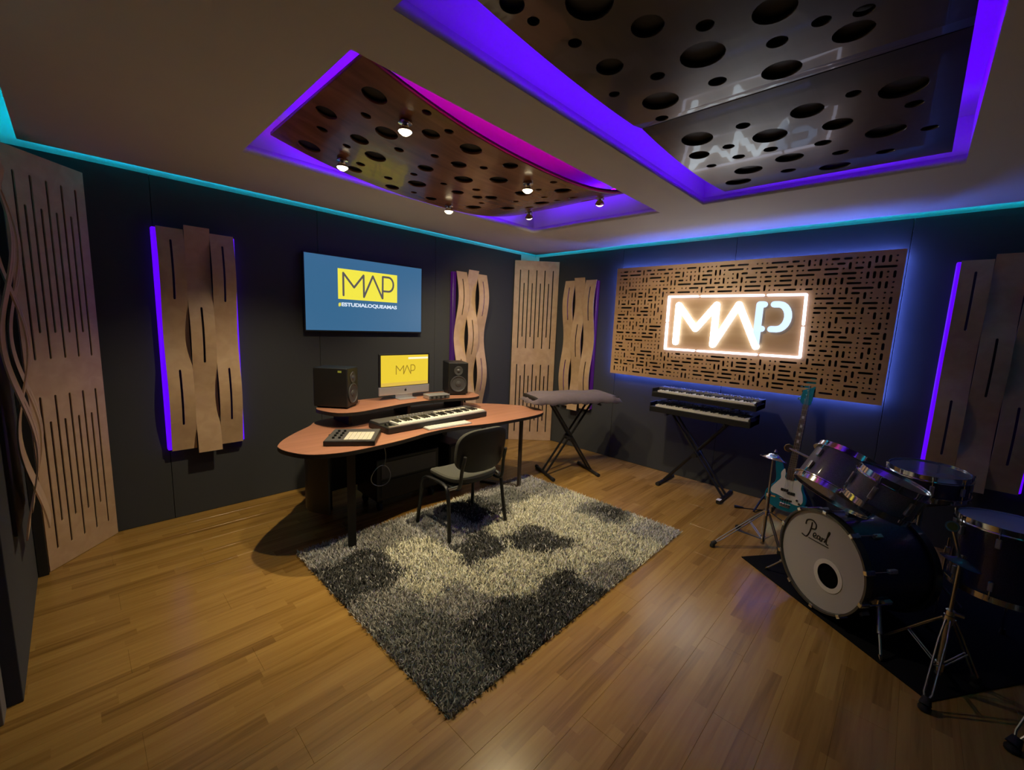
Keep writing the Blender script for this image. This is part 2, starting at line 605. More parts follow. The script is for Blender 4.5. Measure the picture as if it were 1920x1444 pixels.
# ceiling: slab, dropped plaster ceiling with two trays
ce = B().ends((XW - 0.20, YS - 0.14, ZC), (0.14, 0.14, ZC + 0.1)).obj('ceiling', MT['plaster'])
tag(ce, kind='structure')
T1 = [(-3.800, -0.960), (-1.161, -0.960), (-1.161, -2.343), (-3.810, -2.400)]
T2 = [(-3.815, -2.694), (-1.195, -2.694), (-1.175, -4.062), (-3.815, -4.062)]
outer = [(XW + 0.11, -0.08), (-0.09, -0.08), (-0.09, YS + 0.09), (XW + 0.11, YS + 0.09)]
me = perforated(outer, [T1, T2], 0.05)
for v in me.vertices:
    v.co.z += H
dc = finish('dropped_ceiling', me, MT['plaster'], ce)
for T in (T1, T2):
    for i in range(4):
        a, b_ = Vector((*T[i], 0)), Vector((*T[(i + 1) % 4], 0))
        d = (b_ - a).normalized()
        nrm = Vector((-d.y, d.x, 0))     # outward for this winding
        cen = sum((Vector((*t, 0)) for t in T), Vector()) / 4
        if nrm.dot(a - cen) < 0:
            nrm = -nrm
        poly = [a, b_ , b_ + nrm * 0.02, a + nrm * 0.02]
        B().prism([(p.x, p.y) for p in poly], H + 0.05, ZC).obj('tray_side', MT['plaster'], ce)
# cyan led tape along the wall edge of the dropped ceiling
LZ = H + 0.062
for a, b_ in (((XW + 0.16, -0.135), (-0.14, -0.135)), ((-0.145, -0.14), (-0.145, YS + 0.14)),
              ((XW + 0.16, -0.14), (XW + 0.16, YS + 0.14)), ((XW + 0.16, YS + 0.14), (-0.14, YS + 0.14))):
    if a[1] == b_[1]:
        B().ends((a[0], a[1] - 0.006, LZ - 0.006), (b_[0], b_[1] + 0.006, LZ + 0.006)).obj('led_strip', MT['cyan_led'], ce)
    else:
        B().ends((a[0] - 0.006, a[1], LZ - 0.006), (b_[0] + 0.006, b_[1], LZ + 0.006)).obj('led_strip', MT['cyan_led'], ce)


# ================================================================ CEILING PANELS
def ceil_panel(name, label, x0, x1, y0, y1, zf, holes, leds, n=24, wm='maple'):
    t = thing(name, label, 'acoustic panel', ((x0 + x1) / 2, (y0 + y1) / 2, zf(x0)))
    me = perforated([(x0, y0), (x1, y0), (x1, y1), (x0, y1)], [circle(*h) for h in holes], 0.015)
    me = bend(me, 0, x0, x1, n, lambda c: Vector((c.x, c.y, c.z + zf(c.x))))
    me.transform(WM[t.name].inverted())
    finish('perforated_sheet', me, MT[wm], t)
    # felt backing just above the sheet, following its curve
    bb = B()
    vs, fs = [], []
    for k in range(n + 1):
        x = x0 + 0.01 + (x1 - x0 - 0.02) * k / n
        z = zf(x) + 0.022
        vs += [(x, y0 + 0.01, z), (x, y1 - 0.01, z), (x, y1 - 0.01, z + 0.01), (x, y0 + 0.01, z + 0.01)]
    for k in range(n):
        for j in range(4):
            fs.append((4 * k + j, 4 * k + (j + 1) % 4, 4 * k + 4 + (j + 1) % 4, 4 * k + 4 + j))
    fs += [(0, 1, 2, 3), (4 * n + 3, 4 * n + 2, 4 * n + 1, 4 * n)]
    bb.add(vs, fs).obj('felt_backing', MT['black_board'], t)
    for (ax, ay) in ((x0 + 0.3, (y0 + y1) / 2), (x1 - 0.3, (y0 + y1) / 2)):
        B().tube([(ax, ay, zf(ax) + 0.05), (ax, ay, ZC)], 0.008, 8).obj('hanger', MT['steel'], t)
    # led tape on top, along the rim
    for (a, b_, mk) in leds:
        N = 10
        pts = []
        for k in range(N + 1):
            x = a[0] + (b_[0] - a[0]) * k / N
            y = a[1] + (b_[1] - a[1]) * k / N
            pts.append((x, y, zf(x) + 0.046))
        B().tube(pts, 0.008, 6).obj('led_strip', MT[mk], t)
    return t


def zf1(x):
    return 2.517 + (0.135 if x < -2.46 else 0.19) * abs((x + 2.46) / (1.22 if x < -2.46 else 1.12)) ** 2.4


# holes of the first tray, taken in plan (x, y, radius)
CAMN = np.array(CAM)
def plan(px, py, zf, it=6):
    d = (px - 960) / F_PX * rr - (py - 722) / F_PX * uu + fw
    z = 2.55
    for _ in range(it):
        t = (z - CAM.z) / d.z
        p = CAM + d * t
        z = zf(p.x)
    return p.x, p.y
h1 = [(612, 212, 17), (635, 210, 0), (702, 180, 22), (604, 243, 9), (674, 262, 16), (704, 294, 23), (580, 275, 22), (665, 318, 13), (676, 308, 8),
      (686, 217, 9), (725, 250, 20), (800, 211, 9), (808, 252, 17), (842, 247, 9), (883, 280, 23), (748, 281, 9), (798, 316, 15),
      (815, 293, 8), (860, 309, 15), (907, 315, 8), (869, 337, 20), (935, 338, 20), (776, 327, 7), (728, 334, 8), (735, 351, 13), (782, 345, 20),
      (776, 361, 6), (808, 373, 11), (858, 361, 12), (832, 345, 7), (893, 356, 8), (895, 370, 10), (921, 371, 12), (888, 389, 16), (908, 310, 0), (957, 311, 15),
      (981, 363, 18), (1055, 358, 19), (1038, 342, 7), (1010, 356, 6), (951, 391, 15), (903, 381, 6), (967, 378, 6),
      (1015, 381, 12), (1042, 391, 14), (1020, 370, 6), (1075, 371, 6), (1103, 377, 12), (1103, 388, 10), (650, 274, 7), (910, 402, 9), (992, 389, 6), (1045, 376, 5)]
X0, X1, Y0, Y1 = -3.68, -1.34, -2.24, -1.09


def place_holes(src, zf, X0, X1, Y0, Y1, lo, rmax):
    out = []
    for (px, py, rp) in src:
        if rp == 0:
            continue
        x, y = plan(px, py, zf)
        x2, y2 = plan(px + rp, py + rp * 0.10, zf)
        r = min(rmax, max(lo, math.hypot(x2 - x, y2 - y)))
        if not (X0 + r + .015 < x < X1 - r - .015 and Y0 + r + .015 < y < Y1 - r - .015):
            continue
        if all(math.hypot(x - a, y - b_) > r + c + 0.012 for a, b_, c in out):
            out.append((x, y, r))
    return out


H1 = place_holes(h1, zf1, X0, X1, Y0, Y1, 0.016, 0.062)
SPOTS = [(-3.35, -2.02), (-3.33, -1.27), (-2.45, -2.04), (-2.43, -1.18), (-1.66, -2.08), (-1.68, -1.36)]
H1 = [h for h in H1 if all(math.hypot(h[0] - a, h[1] - b_) > h[2] + 0.045 for a, b_ in SPOTS)]
ceil_panel('perforated_ceiling_panel', 'curved stained wood panel with round holes and small spotlights in the smaller ceiling tray',
           X0, X1, Y0, Y1, zf1, H1,
           [((X0 + .10, Y1 - .04), (X1 - .05, Y1 - .04), 'purple_led'),
            ((X0 + .10, Y0 + .16), (X0 + .10, Y1 - .12), 'purple_led'),
            ((X1 - .03, Y0 + .10), (X1 - .03, Y1 - .10), 'purple_led'),
            ((X0 + .30, Y0 + .10), (X1 - .45, Y0 + .10), 'magenta_led')])


def zf2(x):
    return 2.560 + 0.030 * ((x + 1.95) / 0.65) ** 2 if x > -2.55 else 2.566 + 0.02 * ((x + 2.95) / 0.6) ** 2


h2 = [(1105, 5, 45), (1214, 50, 30), (1322, 48, 16), (1078, 81, 13), (1143, 126, 25), (1233, 143, 13), (1152, 177, 10), (1238, 190, 31),
      (1317, 104, 42), (1345, 153, 15), (1353, 192, 25), (1465, 132, 30), (1457, 79, 17), (1241, 222, 11), (1452, 20, 36),
      (1307, 261, 27), (1393, 236, 12), (1443, 255, 31), (1366, 275, 10), (1311, 291, 17), (1445, 280, 11), (1385, 294, 10), (1480, 296, 20),
      (1334, 311, 8), (1403, 319, 24), (1384, 341, 20), (1478, 320, 10), (1484, 338, 18), (1436, 346, 8), (1513, 208, 26), (1534, 150, 15), (1570, 233, 22),
      (1543, 268, 12), (1576, 286, 11), (1565, 312, 28), (1572, 329, 9), (1660, 246, 34), (1693, 165, 40), (1600, 176, 12), (1660, 284, 11), (1700, 293, 20),
      (1714, 195, 13), (1743, 240, 11), (1715, 72, 34), (1600, 60, 30), (1540, 40, 15), (1650, 110, 14), (960, 8, 24), (1000, 40, 12), (1620, 20, 16)]
PN = (-3.70, -2.548)
PF = (-2.542, -1.30)
YA, YB = -4.00, -2.88
hf = place_holes(h2, zf2, PF[0], PF[1], YA, YB, 0.016, 0.075)
hn = place_holes(h2, zf2, PN[0], PN[1], YA, YB, 0.016, 0.075)
# the rest of the sheet nearest the camera, above the frame
for k in range(60):
    r = rng.choice((0.03, 0.045, 0.06, 0.075, 0.02))
    x, y = rng.uniform(PN[0] + .1, -3.3), rng.uniform(YA + .1, YB - .1)
    if all(math.hypot(x - a, y - b_) > r + c + 0.05 for a, b_, c in hn):
        hn.append((x, y, r))
ceil_panel('perforated_ceiling_panel', 'dark wood panel with round holes in the larger ceiling tray, the sheet nearer the lit sign',
           PF[0], PF[1], YA, YB, zf2, hf,
           [((PF[0], YB - .10), (PF[1] - .10, YB - .10), 'purple_led'), ((PF[1] - .10, YB - .12), (PF[1] - .10, YA + .12), 'purple_led'),
            ((PF[0], YA + .10), (PF[1] - .10, YA + .10), 'purple_led')], 14, 'walnut')
ceil_panel('perforated_ceiling_panel', 'dark wood panel with round holes in the larger ceiling tray, the sheet overhead at the top edge',
           PN[0], PN[1], YA, YB, zf2, hn,
           [((PN[0] + .10, YB - .10), (PN[1], YB - .10), 'purple_led'), ((PN[0] + .10, YB - .12), (PN[0] + .10, YA + .12), 'purple_led'),
            ((PN[0] + .10, YA + .10), (PN[1], YA + .10), 'purple_led')], 14, 'walnut')

# spotlights under the first panel
spot_lab = ['warm ceiling spotlight nearest the camera, brightest of all', 'warm ceiling spotlight near the left point of the smaller tray',
            'warm ceiling spotlight in the middle of the tray, on the side of the magenta edge',
            'warm ceiling spotlight at the middle of the far edge above the television',
            'warm ceiling spotlight swivelled sideways near the right point of the tray',
            'small ceiling spotlight nearest the room corner above the desk']
for (x, y), lab in zip(SPOTS, spot_lab):
    z = zf1(x)
    k = SPOTS.index((x, y))
    t = thing('ceiling_spotlight', lab, 'spotlight', (x, y, z), None, 'spotlights in the smaller ceiling tray')
    tilt = Matrix.Rotation(radians(0 if k < 4 else 35), 3, Vector((0.5, -0.8, 0)).normalized())
    mm = Matrix.Translation((x, y, z)).to_4x4()
    B().lathe([(0.030, 0), (0.034, -0.004), (0.034, -0.010), (0.026, -0.012)], 20, mm).obj('mounting_ring', MT['chrome'], t, smooth=True)
    mb = Matrix.Translation((x, y, z - 0.012)) @ tilt.to_4x4()
    b_l = B().lathe([(0.008, 0.004), (0.016, -0.004), (0.032, -0.028), (0.036, -0.036), (0.034, -0.036)], 20, mb)
    lb = b_l.obj('lamp_body', MT['chrome'], t, smooth=True)
    B().lathe([(0.0, -0.056), (0.016, -0.052), (0.028, -0.043), (0.0335, -0.036), (0.0335, -0.034), (0.0, -0.034)], 20, mb).obj('bulb', MT['bulb'], lb, smooth=True)
    ld = bpy.data.lights.new('spot_beam', 'SPOT')
    ld.energy = SPOT_W * (0.60, 1.0, 1.45, 0.95, 0.60, 0.62)[k]
    ld.color = SPOT_COL
    ld.spot_size = radians((94, 98, 104, 108, 88, 104)[k])
    ld.spot_blend = 1.0
    ld.shadow_soft_size = 0.02
    lo = bpy.data.objects.new('spot_beam', ld)
    COL.objects.link(lo)
    lo.parent = t
    lo.location = (0, 0, -0.085)
    # each lamp head is swivelled a little its own way
    aim = ((0.05, 0.10, -1), (-0.12, 0.22, -1), (0.12, 0.02, -1), (0.45, 0.35, -1), (1.0, -0.16, -0.80), (0.75, 0.75, -1.0))[k]
    lo.rotation_euler = Vector(aim).to_track_quat('-Z', 'Y').to_euler()


# ================================================================ CORNER PANELS
def corner_panel(label, p0, p1, top):
    """slotted ply panel standing across a corner from p0 to p1 (floor points)"""
    p0, p1 = Vector((*p0, 0)), Vector((*p1, 0))
    d = (p1 - p0)
    L = d.length
    d.normalize()
    nrm = Vector((d.y, -d.x, 0))
    room = Vector((-2.4, -2.5, 0)) - p0
    if nrm.dot(room) < 0:
        nrm = -nrm
    rot = frame(d, Vector((0, 0, 1)), d.cross(Vector((0, 0, 1))))
    t = thing('slotted_corner_panel', label, 'acoustic panel', p0, rot)
    holes = []
    n = 9
    for k in range(n):
        x = L * (0.13 + 0.74 * k / (n - 1))
        if k % 2 == 0:
            holes += [slot(x, (1.285 + 2.33) / 2, 0.015, 1.045, 3), slot(x, (0.12 + 1.07) / 2, 0.015, 0.95, 3)]
        else:
            holes += [slot(x, (1.44 + 2.16) / 2, 0.015, 0.72, 3), slot(x, (0.28 + 0.915) / 2, 0.015, 0.635, 3)]
    me = perforated([(0, 0.003), (L, 0.003), (L, top), (0, top)], holes, 0.012)
    finish('slotted_sheet', me, MT['ply'], t)
    s = 1 if d.cross(Vector((0, 0, 1))).dot(nrm) > 0 else -1
    bb = B().ends((0.03, 0.01, -s * 0.05), (L - 0.03, top - 0.01, -s * 0.04))
    bb.obj('dark_backing', MT['black_board'], t, world=False)
    return t


corner_panel('slotted birch panel standing across the far corner between television and sign walls', (-0.43, -0.012), (-0.012, -0.43), 2.445)
corner_panel('tall slotted birch panel across the near left corner, darker and widest', (-4.79, -0.375), (-4.467, -0.012), 2.45)
bs = B().ends((-4.827, -0.415, 0.002), (-4.785, -0.375, 2.3)).obj('shadow_gap_strip', MT['black_board'])  # black strip added where there is only a shaded gap
tag(bs, 'black strip standing in for the shaded gap beside the near left slotted panel', 'post')


# ================================================================ WOVEN WAVE PANELS
def wave_panel(label, origin, ux, nrm, wid, z0, z1, phase, edge_mat, amp=0.035, thick_box=0.055, out=0.022):
    """three bent ply strips woven over a backing box; ux runs along the wall, nrm into the room"""
    ux, nrm = Vector(ux), Vector(nrm)
    rot = frame(ux, Vector((0, 0, 1)), nrm) if ux.cross(Vector((0, 0, 1))).dot(nrm) > 0 else frame(ux, Vector((0, 0, 1)), nrm)
    t = thing('woven_wave_panel', label, 'acoustic panel', Vector(origin) + Vector((0, 0, z0)), rot)
    hh = z1 - z0
    sw = wid / 3
    B().ends((0.03, 0.02, 0.002), (wid - 0.03, hh - 0.02, thick_box - 0.022)).obj('backing_box', MT['black_board'], t, world=False)
    for k in range(3):
        x0, x1 = k * sw + 0.001, (k + 1) * sw - 0.001
        sgn = 1 if k != 1 else -1
        ex = 0.03 if k == 1 else 0.0
        a, b_ = -ex, hh + ex

        def fn(c, sgn=sgn):
            q = 2 * pi * (c.y / hh) * 1.75 + phase
            return Vector((c.x, c.y, c.z + thick_box + amp * (1 + sgn * sin(q))))
        holes = []
        # slots lie where the strip bulges out
        for j in range(-3, 6):
            q = (pi / 2 if sgn > 0 else -pi / 2) + 2 * pi * j
            y = (q - phase) / (2 * pi * 1.75) * hh
            if 0.13 * hh < y < 0.93 * hh:
                yy0, yy1 = max(0.05, y - 0.21), min(hh - 0.05, y + 0.21)
                if yy1 - yy0 > 0.2:
                    holes.append(slot((x0 + x1) / 2, (yy0 + yy1) / 2, 0.014, yy1 - yy0, 3))
        me = perforated([(x0, a), (x1, a), (x1, b_), (x0, b_)], holes, 0.006)
        me = bend(me, 1, a, b_, 44, fn)
        finish('bent_strip', me, MT['ply'], t, smooth=True)
    if edge_mat:  # on the dim panels no lit tube, only a glow put into emission
        B().ends((-out, 0.005, 0.004), (0.028, hh - 0.005, thick_box - 0.003)).obj('light_tube', MT[edge_mat], t, world=False, smooth=True, bevel=0.008)
        B().ends((wid - 0.028, 0.005, 0.004), (wid + out * 0.6, hh - 0.005, thick_box - 0.003)).obj('light_tube', MT[edge_mat], t, world=False, smooth=True, bevel=0.008)
    return t


PH = pi / 2 - 2 * pi * 1.75 * 0.25
WZ0, WZ1 = 0.555, 2.185
wave_panel('woven plywood strip panel with violet side light, left of the television', (-4.125, 0, 0), (1, 0, 0), (0, -1, 0), 0.465, WZ0, WZ1, PH, 'purple_edge', 0.026)
wave_panel('woven plywood strip panel on the television wall, right of the screen', (-1.470, 0, 0), (1, 0, 0), (0, -1, 0), 0.475, WZ0, WZ1, PH, 'dim_purple', 0.038)
wave_panel('woven plywood strip panel between the far corner and the lit sign', (0, -0.600, 0), (0, -1, 0), (-1, 0, 0), 0.475, WZ0, WZ1, PH, 'dim_purple', 0.030, out=0.002)
wave_panel('shadowed woven plywood strip panel with violet edges behind the drum kit', (0, -4.150, 0), (0, -1, 0), (-1, 0, 0), 0.490, WZ0, WZ1, PH, 'purple_edge', 0.026)
wave_panel('woven plywood strip panel seen edge-on at the far left', (XW, -1.24, 0), (0, 1, 0), (1, 0, 0), 0.56, WZ0, WZ1, PH, None, 0.032, thick_box=0.034)


# ================================================================ SIGN
SX = -0.10     # front face of the sign board
sg = thing('sign_board', 'large slotted wooden sign board with glowing white letters MAP and blue halo', 'sign', (SX, -2.61, 1.07))
SY0, SY1, SZ0, SZ1 = -3.85, -1.36, 1.07, 2.295
# local plane: u = distance from the left (towards -y), v = height
rs = frame(Vector((0, -1, 0)), Vector((0, 0, 1)), Vector((-1, 0, 0)))
MS = Matrix.Translation((SX, SY1, SZ0)) @ rs.to_4x4()
W_, H_ = SY1 - SY0, SZ1 - SZ0
cell = 0.0405
nx, nz = int((W_ - 0.03) / cell), int((H_ - 0.03) / cell)
occ = [[False] * nz for _ in range(nx)]
lx0, lx1 = -1.36 + 2.006 - 0.035, -1.36 + 3.255 + 0.035   # clear field round the logo, in u
lz0, lz1 = 1.395 - SZ0 - 0.03, 1.97 - SZ0 + 0.03
ox, oz = (W_ - nx * cell) / 2, (H_ - nz * cell) / 2
for i in range(nx):
    for j in range(nz):
        cx, cz = ox + (i + .5) * cell, oz + (j + .5) * cell
        if lx0 < cx < lx1 and lz0 < cz < lz1:
            occ[i][j] = True
holes = []
order = [(i, j) for j in range(nz) for i in range(nx)]
rs_ = random.Random(11)
for (i, j) in order:
    if occ[i][j]:
        continue
    k = rs_.random()
    if k < 0.33:
        n_ = rs_.choice((2, 2, 2, 3, 3, 4))
        if i + n_ <= nx and not any(occ[i + a][j] for a in range(n_)):
            for a in range(n_):
                occ[i + a][j] = True
            holes.append(slot(ox + (i + n_ / 2) * cell, oz + (j + .5) * cell, n_ * cell - 0.022, 0.019, 3))
            continue
        k = 0.9
    if k < 0.52:
        if j + 2 <= nz and not any(occ[i][j + a] for a in range(2)):
            occ[i][j] = occ[i][j + 1] = True
            holes.append(slot(ox + (i + .5) * cell, oz + (j + 1) * cell, 0.019, 2 * cell - 0.022, 3))
            continue
        k = 0.9
    if k < 0.95:
        occ[i][j] = True
        holes.append(slot(ox + (i + .5) * cell, oz + (j + .5) * cell, 0.0190, 0.0175, 2))
    else:
        occ[i][j] = True
me = perforated([(0, 0), (W_, 0), (W_, H_), (0, H_)], holes, 0.018)
me.transform(WM[sg.name].inverted() @ MS @ Matrix.Translation((0, 0, -0.018)))
finish('slotted_board', me, MT['ply_x'], sg)
B().ends((0.02, 0.02, -0.034), (W_ - 0.02, H_ - 0.02, -0.030), MS).obj('dark_backing', MT['black_board'], sg)
fr = B()
for a, b_ in (((0.05, 0.05), (W_ - 0.05, 0.08)), ((0.05, H_ - 0.08), (W_ - 0.05, H_ - 0.05)), ((0.05, 0.08), (0.08, H_ - 0.08)), ((W_ - 0.08, 0.08), (W_ - 0.05, H_ - 0.08))):
    fr.ends((*a, -0.099), (*b_, -0.034), MS)
fr.obj('batten_frame', MT['black_board'], sg)
for a, b_ in (((0.018, 0.018), (W_ - 0.018, 0.026)), ((0.018, H_ - 0.026), (W_ - 0.018, H_ - 0.018)), ((0.018, 0.026), (0.026, H_ - 0.026)), ((W_ - 0.026, 0.026), (W_ - 0.018, H_ - 0.026))):
    B().ends((*a, -0.060), (*b_, -0.050), MS).obj('led_strip', MT['halo_led'], sg)
# lettering: points in (y, z) of the wall
def P2(y, z):
    return (SY1 - y, z - SZ0, 0)
Z0_, Z1_ = 0.004, 0.032
wl = 0.058
def letter(name, segs, mk, wd=wl):
    b = B()
    for a, c in segs:
        b.stroke(P2(*a), P2(*c), wd, Z0_, Z1_, MS)
    return b.obj(name, MT[mk], sg)
letter('letter_m', [((-2.132, 1.872), (-2.132, 1.482)), ((-2.132, 1.872), (-2.326, 1.630)), ((-2.326, 1.630), (-2.512, 1.874)), ((-2.512, 1.874), (-2.512, 1.478))], 'sign')
letter('letter_a', [((-2.514, 1.480), (-2.714, 1.876)), ((-2.714, 1.876), (-2.900, 1.484))], 'sign')
letter('letter_p', [((-2.895, 1.490), (-2.895, 1.876)), ((-2.895, 1.876), (-2.928, 1.876)), ((-2.900, 1.652), (-2.928, 1.652))], 'sign_p', 0.056)
arc = [(-3.012, 1.876), (-3.05, 1.876)] + [(-3.05 - 0.08 * sin(q) , 1.764 + 0.112 * cos(q)) for q in [pi * k / 10 for k in range(1, 10)]] + [(-3.05, 1.652), (-3.008, 1.652)]
letter('letter_p', list(zip(arc[:-1], arc[1:])), 'sign_p', 0.056)
A_, Bq, C_, D_ = (-2.020, 1.960), (-3.245, 1.960), (-3.260, 1.412), (-2.025, 1.405)
def lerp(a, b_, t):
    return (a[0] + (b_[0] - a[0]) * t, a[1] + (b_[1] - a[1]) * t)
for chain in ([lerp(A_, Bq, .245), A_, lerp(A_, D_, .47)], [lerp(A_, Bq, .275), lerp(A_, Bq, .73)], [lerp(A_, Bq, .76), Bq, lerp(Bq, C_, .47)],
              [lerp(Bq, C_, .52), C_, lerp(C_, D_, .25)], [lerp(C_, D_, .28), lerp(C_, D_, .72)], [lerp(C_, D_, .75), D_, lerp(D_, A_, .49)]):
    b = B()
    for a, c in zip(chain[:-1], chain[1:]):
        b.stroke(P2(*a), P2(*c), 0.020, Z0_, Z1_, MS, 3)
    b.obj('frame_bar', MT['sign_frame'], sg)


# ================================================================ TELEVISION
tv = thing('television', 'flat television on the dark wall showing a yellow MAP logo on blue', 'television', (-2.528, -0.05, 1.467))
TX0, TX1, TZ0, TZ1 = -3.142, -1.916, 1.467, 2.163
B().ends((TX0, -0.058, TZ0), (TX1, -0.03, TZ1)).obj('casing', MT['plastic'], tv, bevel=0.004)
B().ends((TX0 + 0.35, -0.03, TZ0 + 0.2), (TX1 - 0.35, -0.002, TZ1 - 0.2)).obj('wall_bracket', MT['black_metal'], tv)
B().ends((TX0 + 0.010, -0.0600, TZ0 + 0.014), (TX1 - 0.010, -0.0575, TZ1 - 0.010)).obj('screen', MT['tv_blue'], tv)
RT = frame(Vector((1, 0, 0)), Vector((0, 0, 1)), Vector((0, -1, 0))).to_4x4()
MV = Matrix.Translation((0, -0.0605, 0)) @ RT


def flat_logo(t, name, segs, wd, mk, MM, z0, z1):
    b = B()
    for a, c in segs:
        b.stroke((*a, 0), (*c, 0), wd, z0, z1, MM, 4)
    return b.obj(name, MT[mk], t)


B().ends((-2.838, 1.774, 0), (-2.221, 2.052, 0.001), MV).obj('logo_field', MT['tv_yellow'], tv)
arcp = [(-2.383, 2.020), (-2.320, 2.020)] + [(-2.320 - 0.0 + 0.055 * sin(q), 1.950 + 0.070 * cos(q)) for q in [pi * k / 10 for k in range(1, 10)]] + [(-2.320, 1.880), (-2.383, 1.880)]
segs = [((-2.787, 1.810), (-2.787, 2.015)), ((-2.787, 2.015), (-2.683, 1.890)), ((-2.683, 1.890), (-2.586, 2.012)), ((-2.586, 2.012), (-2.584, 1.808)),
        ((-2.584, 1.808), (-2.490, 2.014)), ((-2.490, 2.014), (-2.388, 1.808)), ((-2.386, 1.808), (-2.383, 2.020))] + list(zip(arcp[:-1], arcp[1:]))
flat_logo(tv, 'logo_lettering', segs, 0.019, 'tv_grey', MV, 0.0012, 0.002)


def text_obj(body, name, mk, parent, MM, size, x, y, width=None, bold=0.0):
    cu = bpy.data.curves.new('txt', 'FONT')
    cu.body = body
    cu.size = size
    cu.offset = bold
    cu.extrude = 0.0004
    tmp = bpy.data.objects.new('txt', cu)
    COL.objects.link(tmp)
    dg = bpy.context.evaluated_depsgraph_get()
    me = bpy.data.meshes.new_from_object(tmp.evaluated_get(dg))
    bpy.data.objects.remove(tmp)
    xs_ = [v.co.x for v in me.vertices]
    sx = (width / (max(xs_) - min(xs_))) if width else 1
    m0 = min(xs_)
    for v in me.vertices:
        v.co.x = (v.co.x - m0) * sx + x
        v.co.y += y
    me.transform(WM[parent.name].inverted() @ MM)
    me.materials.clear()
    return finish(name, me, MT[mk], parent)


text_obj('#', 'caption_mark', 'tv_yellow', tv, MV, 0.046, -2.836, 1.710, 0.024, 0.002)
text_obj('ESTUDIALOQUEAMAS', 'caption_lettering', 'tv_white', tv, MV, 0.046, -2.806, 1.710, 0.582, 0.0018)

# ================================================================ DESK
desk = thing('studio_desk', 'kidney-shaped studio desk with reddish wood top and black edge, raised shelf behind', 'desk', (-2.48, -1.0, 0))
outl = [(-3.71, -1.10), (-3.70, -1.20), (-3.645, -1.33), (-3.55, -1.41), (-3.40, -1.452), (-3.2, -1.447), (-3.02, -1.43), (-2.88, -1.40),
        (-2.74, -1.368), (-2.58, -1.355), (-2.42, -1.368), (-2.22, -1.42), (-2.05, -1.447), (-1.9, -1.455), (-1.6, -1.455), (-1.42, -1.42),
        (-1.32, -1.33), (-1.28, -1.2), (-1.32, -1.05), (-1.45, -.85), (-1.65, -.65), (-1.8, -.5), (-2.2, -.46), (-2.8, -.46), (-3.2, -.5), (-3.35, -.65),
        (-3.5, -.79), (-3.62, -.92), (-3.69, -1.03)]
op = [(p.x, p.y) for p in catmull(outl, 4)]
B().prism(op, 0.722, 0.748).obj('edge_band', MT['edge'], desk, smooth=False)
cenx = sum(p[0] for p in op) / len(op)
ceny = sum(p[1] for p in op) / len(op)
op2 = [(cenx + (x - cenx) * 0.9985, ceny + (y - ceny) * 0.9985) for x, y in op]
B().prism(op2, 0.748, 0.7505).obj('desktop', MT['desk'], desk)
ris = [(-3.27, -0.60), (-3.285, -0.72), (-3.22, -0.88), (-3.08, -0.93), (-2.85, -0.885), (-2.58, -0.83), (-2.35, -0.825), (-2.1, -0.87), (-1.92, -0.93), (-1.78, -0.88),
       (-1.72, -0.72), (-1.74, -0.58), (-1.85, -0.50), (-2.3, -0.46), (-2.7, -0.46), (-3.12, -0.50)]
rp = [(p.x, p.y) for p in catmull(ris, 4)]
B().prism(rp, 0.852, 0.878).obj('shelf_edge', MT['edge'], desk)
rp2 = [(-2.5 + (x + 2.5) * 0.998, -0.7 + (y + 0.7) * 0.998) for x, y in rp]
B().prism(rp2, 0.878, 0.8805).obj('raised_shelf', MT['desk'], desk)
for a, b_ in (((-3.10, -0.80), (-3.07, -0.52)), ((-2.52, -0.74), (-2.49, -0.50)), ((-1.95, -0.80), (-1.92, -0.52))):
    B().ends((*a, 0.7505), (*b_, 0.852)).obj('shelf_support', MT['edge'], desk)


def loop_leg(p, q, mk):
    p, q = Vector((*p, 0)), Vector((*q, 0))
    d = (q - p)
    L = d.length
    d.normalize()
    n = Vector((-d.y, d.x, 0))
    m = Matrix.Translation(p) @ frame(d, n, Vector((0, 0, 1))).to_4x4()
    b = B()
    t_, w_ = 0.024, 0.055
    b.ends((0, -w_ / 2, 0.0), (t_, w_ / 2, 0.722), m)
    b.ends((L - t_, -w_ / 2, 0.0), (L, w_ / 2, 0.722), m)
    b.ends((t_, -w_ / 2, 0.0), (L - t_, w_ / 2, t_), m)
    b.ends((t_, -w_ / 2, 0.722 - t_), (L - t_, w_ / 2, 0.722), m)
    return b.obj('leg', MT[mk], desk)


loop_leg((-1.615, -1.335), (-1.795, -0.96), 'brown_metal')
loop_leg((-3.335, -1.335), (-3.155, -0.96), 'black_metal')
# curved modesty board under the back
vs, fs = [], []
pts = catmull([(-3.34, -0.98), (-3.42, -0.80), (-3.36, -0.64), (-3.2, -0.56), (-2.9, -0.54), (-2.0, -0.54)], 8, closed=False)
b = B()
for i, p in enumerate(pts):
    tdir = (pts[min(i + 1, len(pts) - 1)] - pts[max(i - 1, 0)]).normalized()
    nn = Vector((-tdir.y, tdir.x, 0)) * 0.009
    vs += [p - nn + Vector((0, 0, .13)), p + nn + Vector((0, 0, .13)), p + nn + Vector((0, 0, .722)), p - nn + Vector((0, 0, .722))]
for i in range(len(pts) - 1):
    for j in range(4):
        fs.append((4 * i + j, 4 * i + (j + 1) % 4, 4 * i + 4 + (j + 1) % 4, 4 * i + 4 + j))
fs += [(0, 1, 2, 3), tuple(4 * (len(pts) - 1) + j for j in (3, 2, 1, 0))]
b.add(vs, fs).obj('modesty_board', MT['black_metal'], desk, smooth=True)
for x, y in ((-3.20, -0.575), (-2.0, -0.56)):
    B().ends((x - 0.03, y - 0.05, 0), (x + 0.03, y + 0.03, 0.722)).obj('back_post', MT['black_metal'], desk)

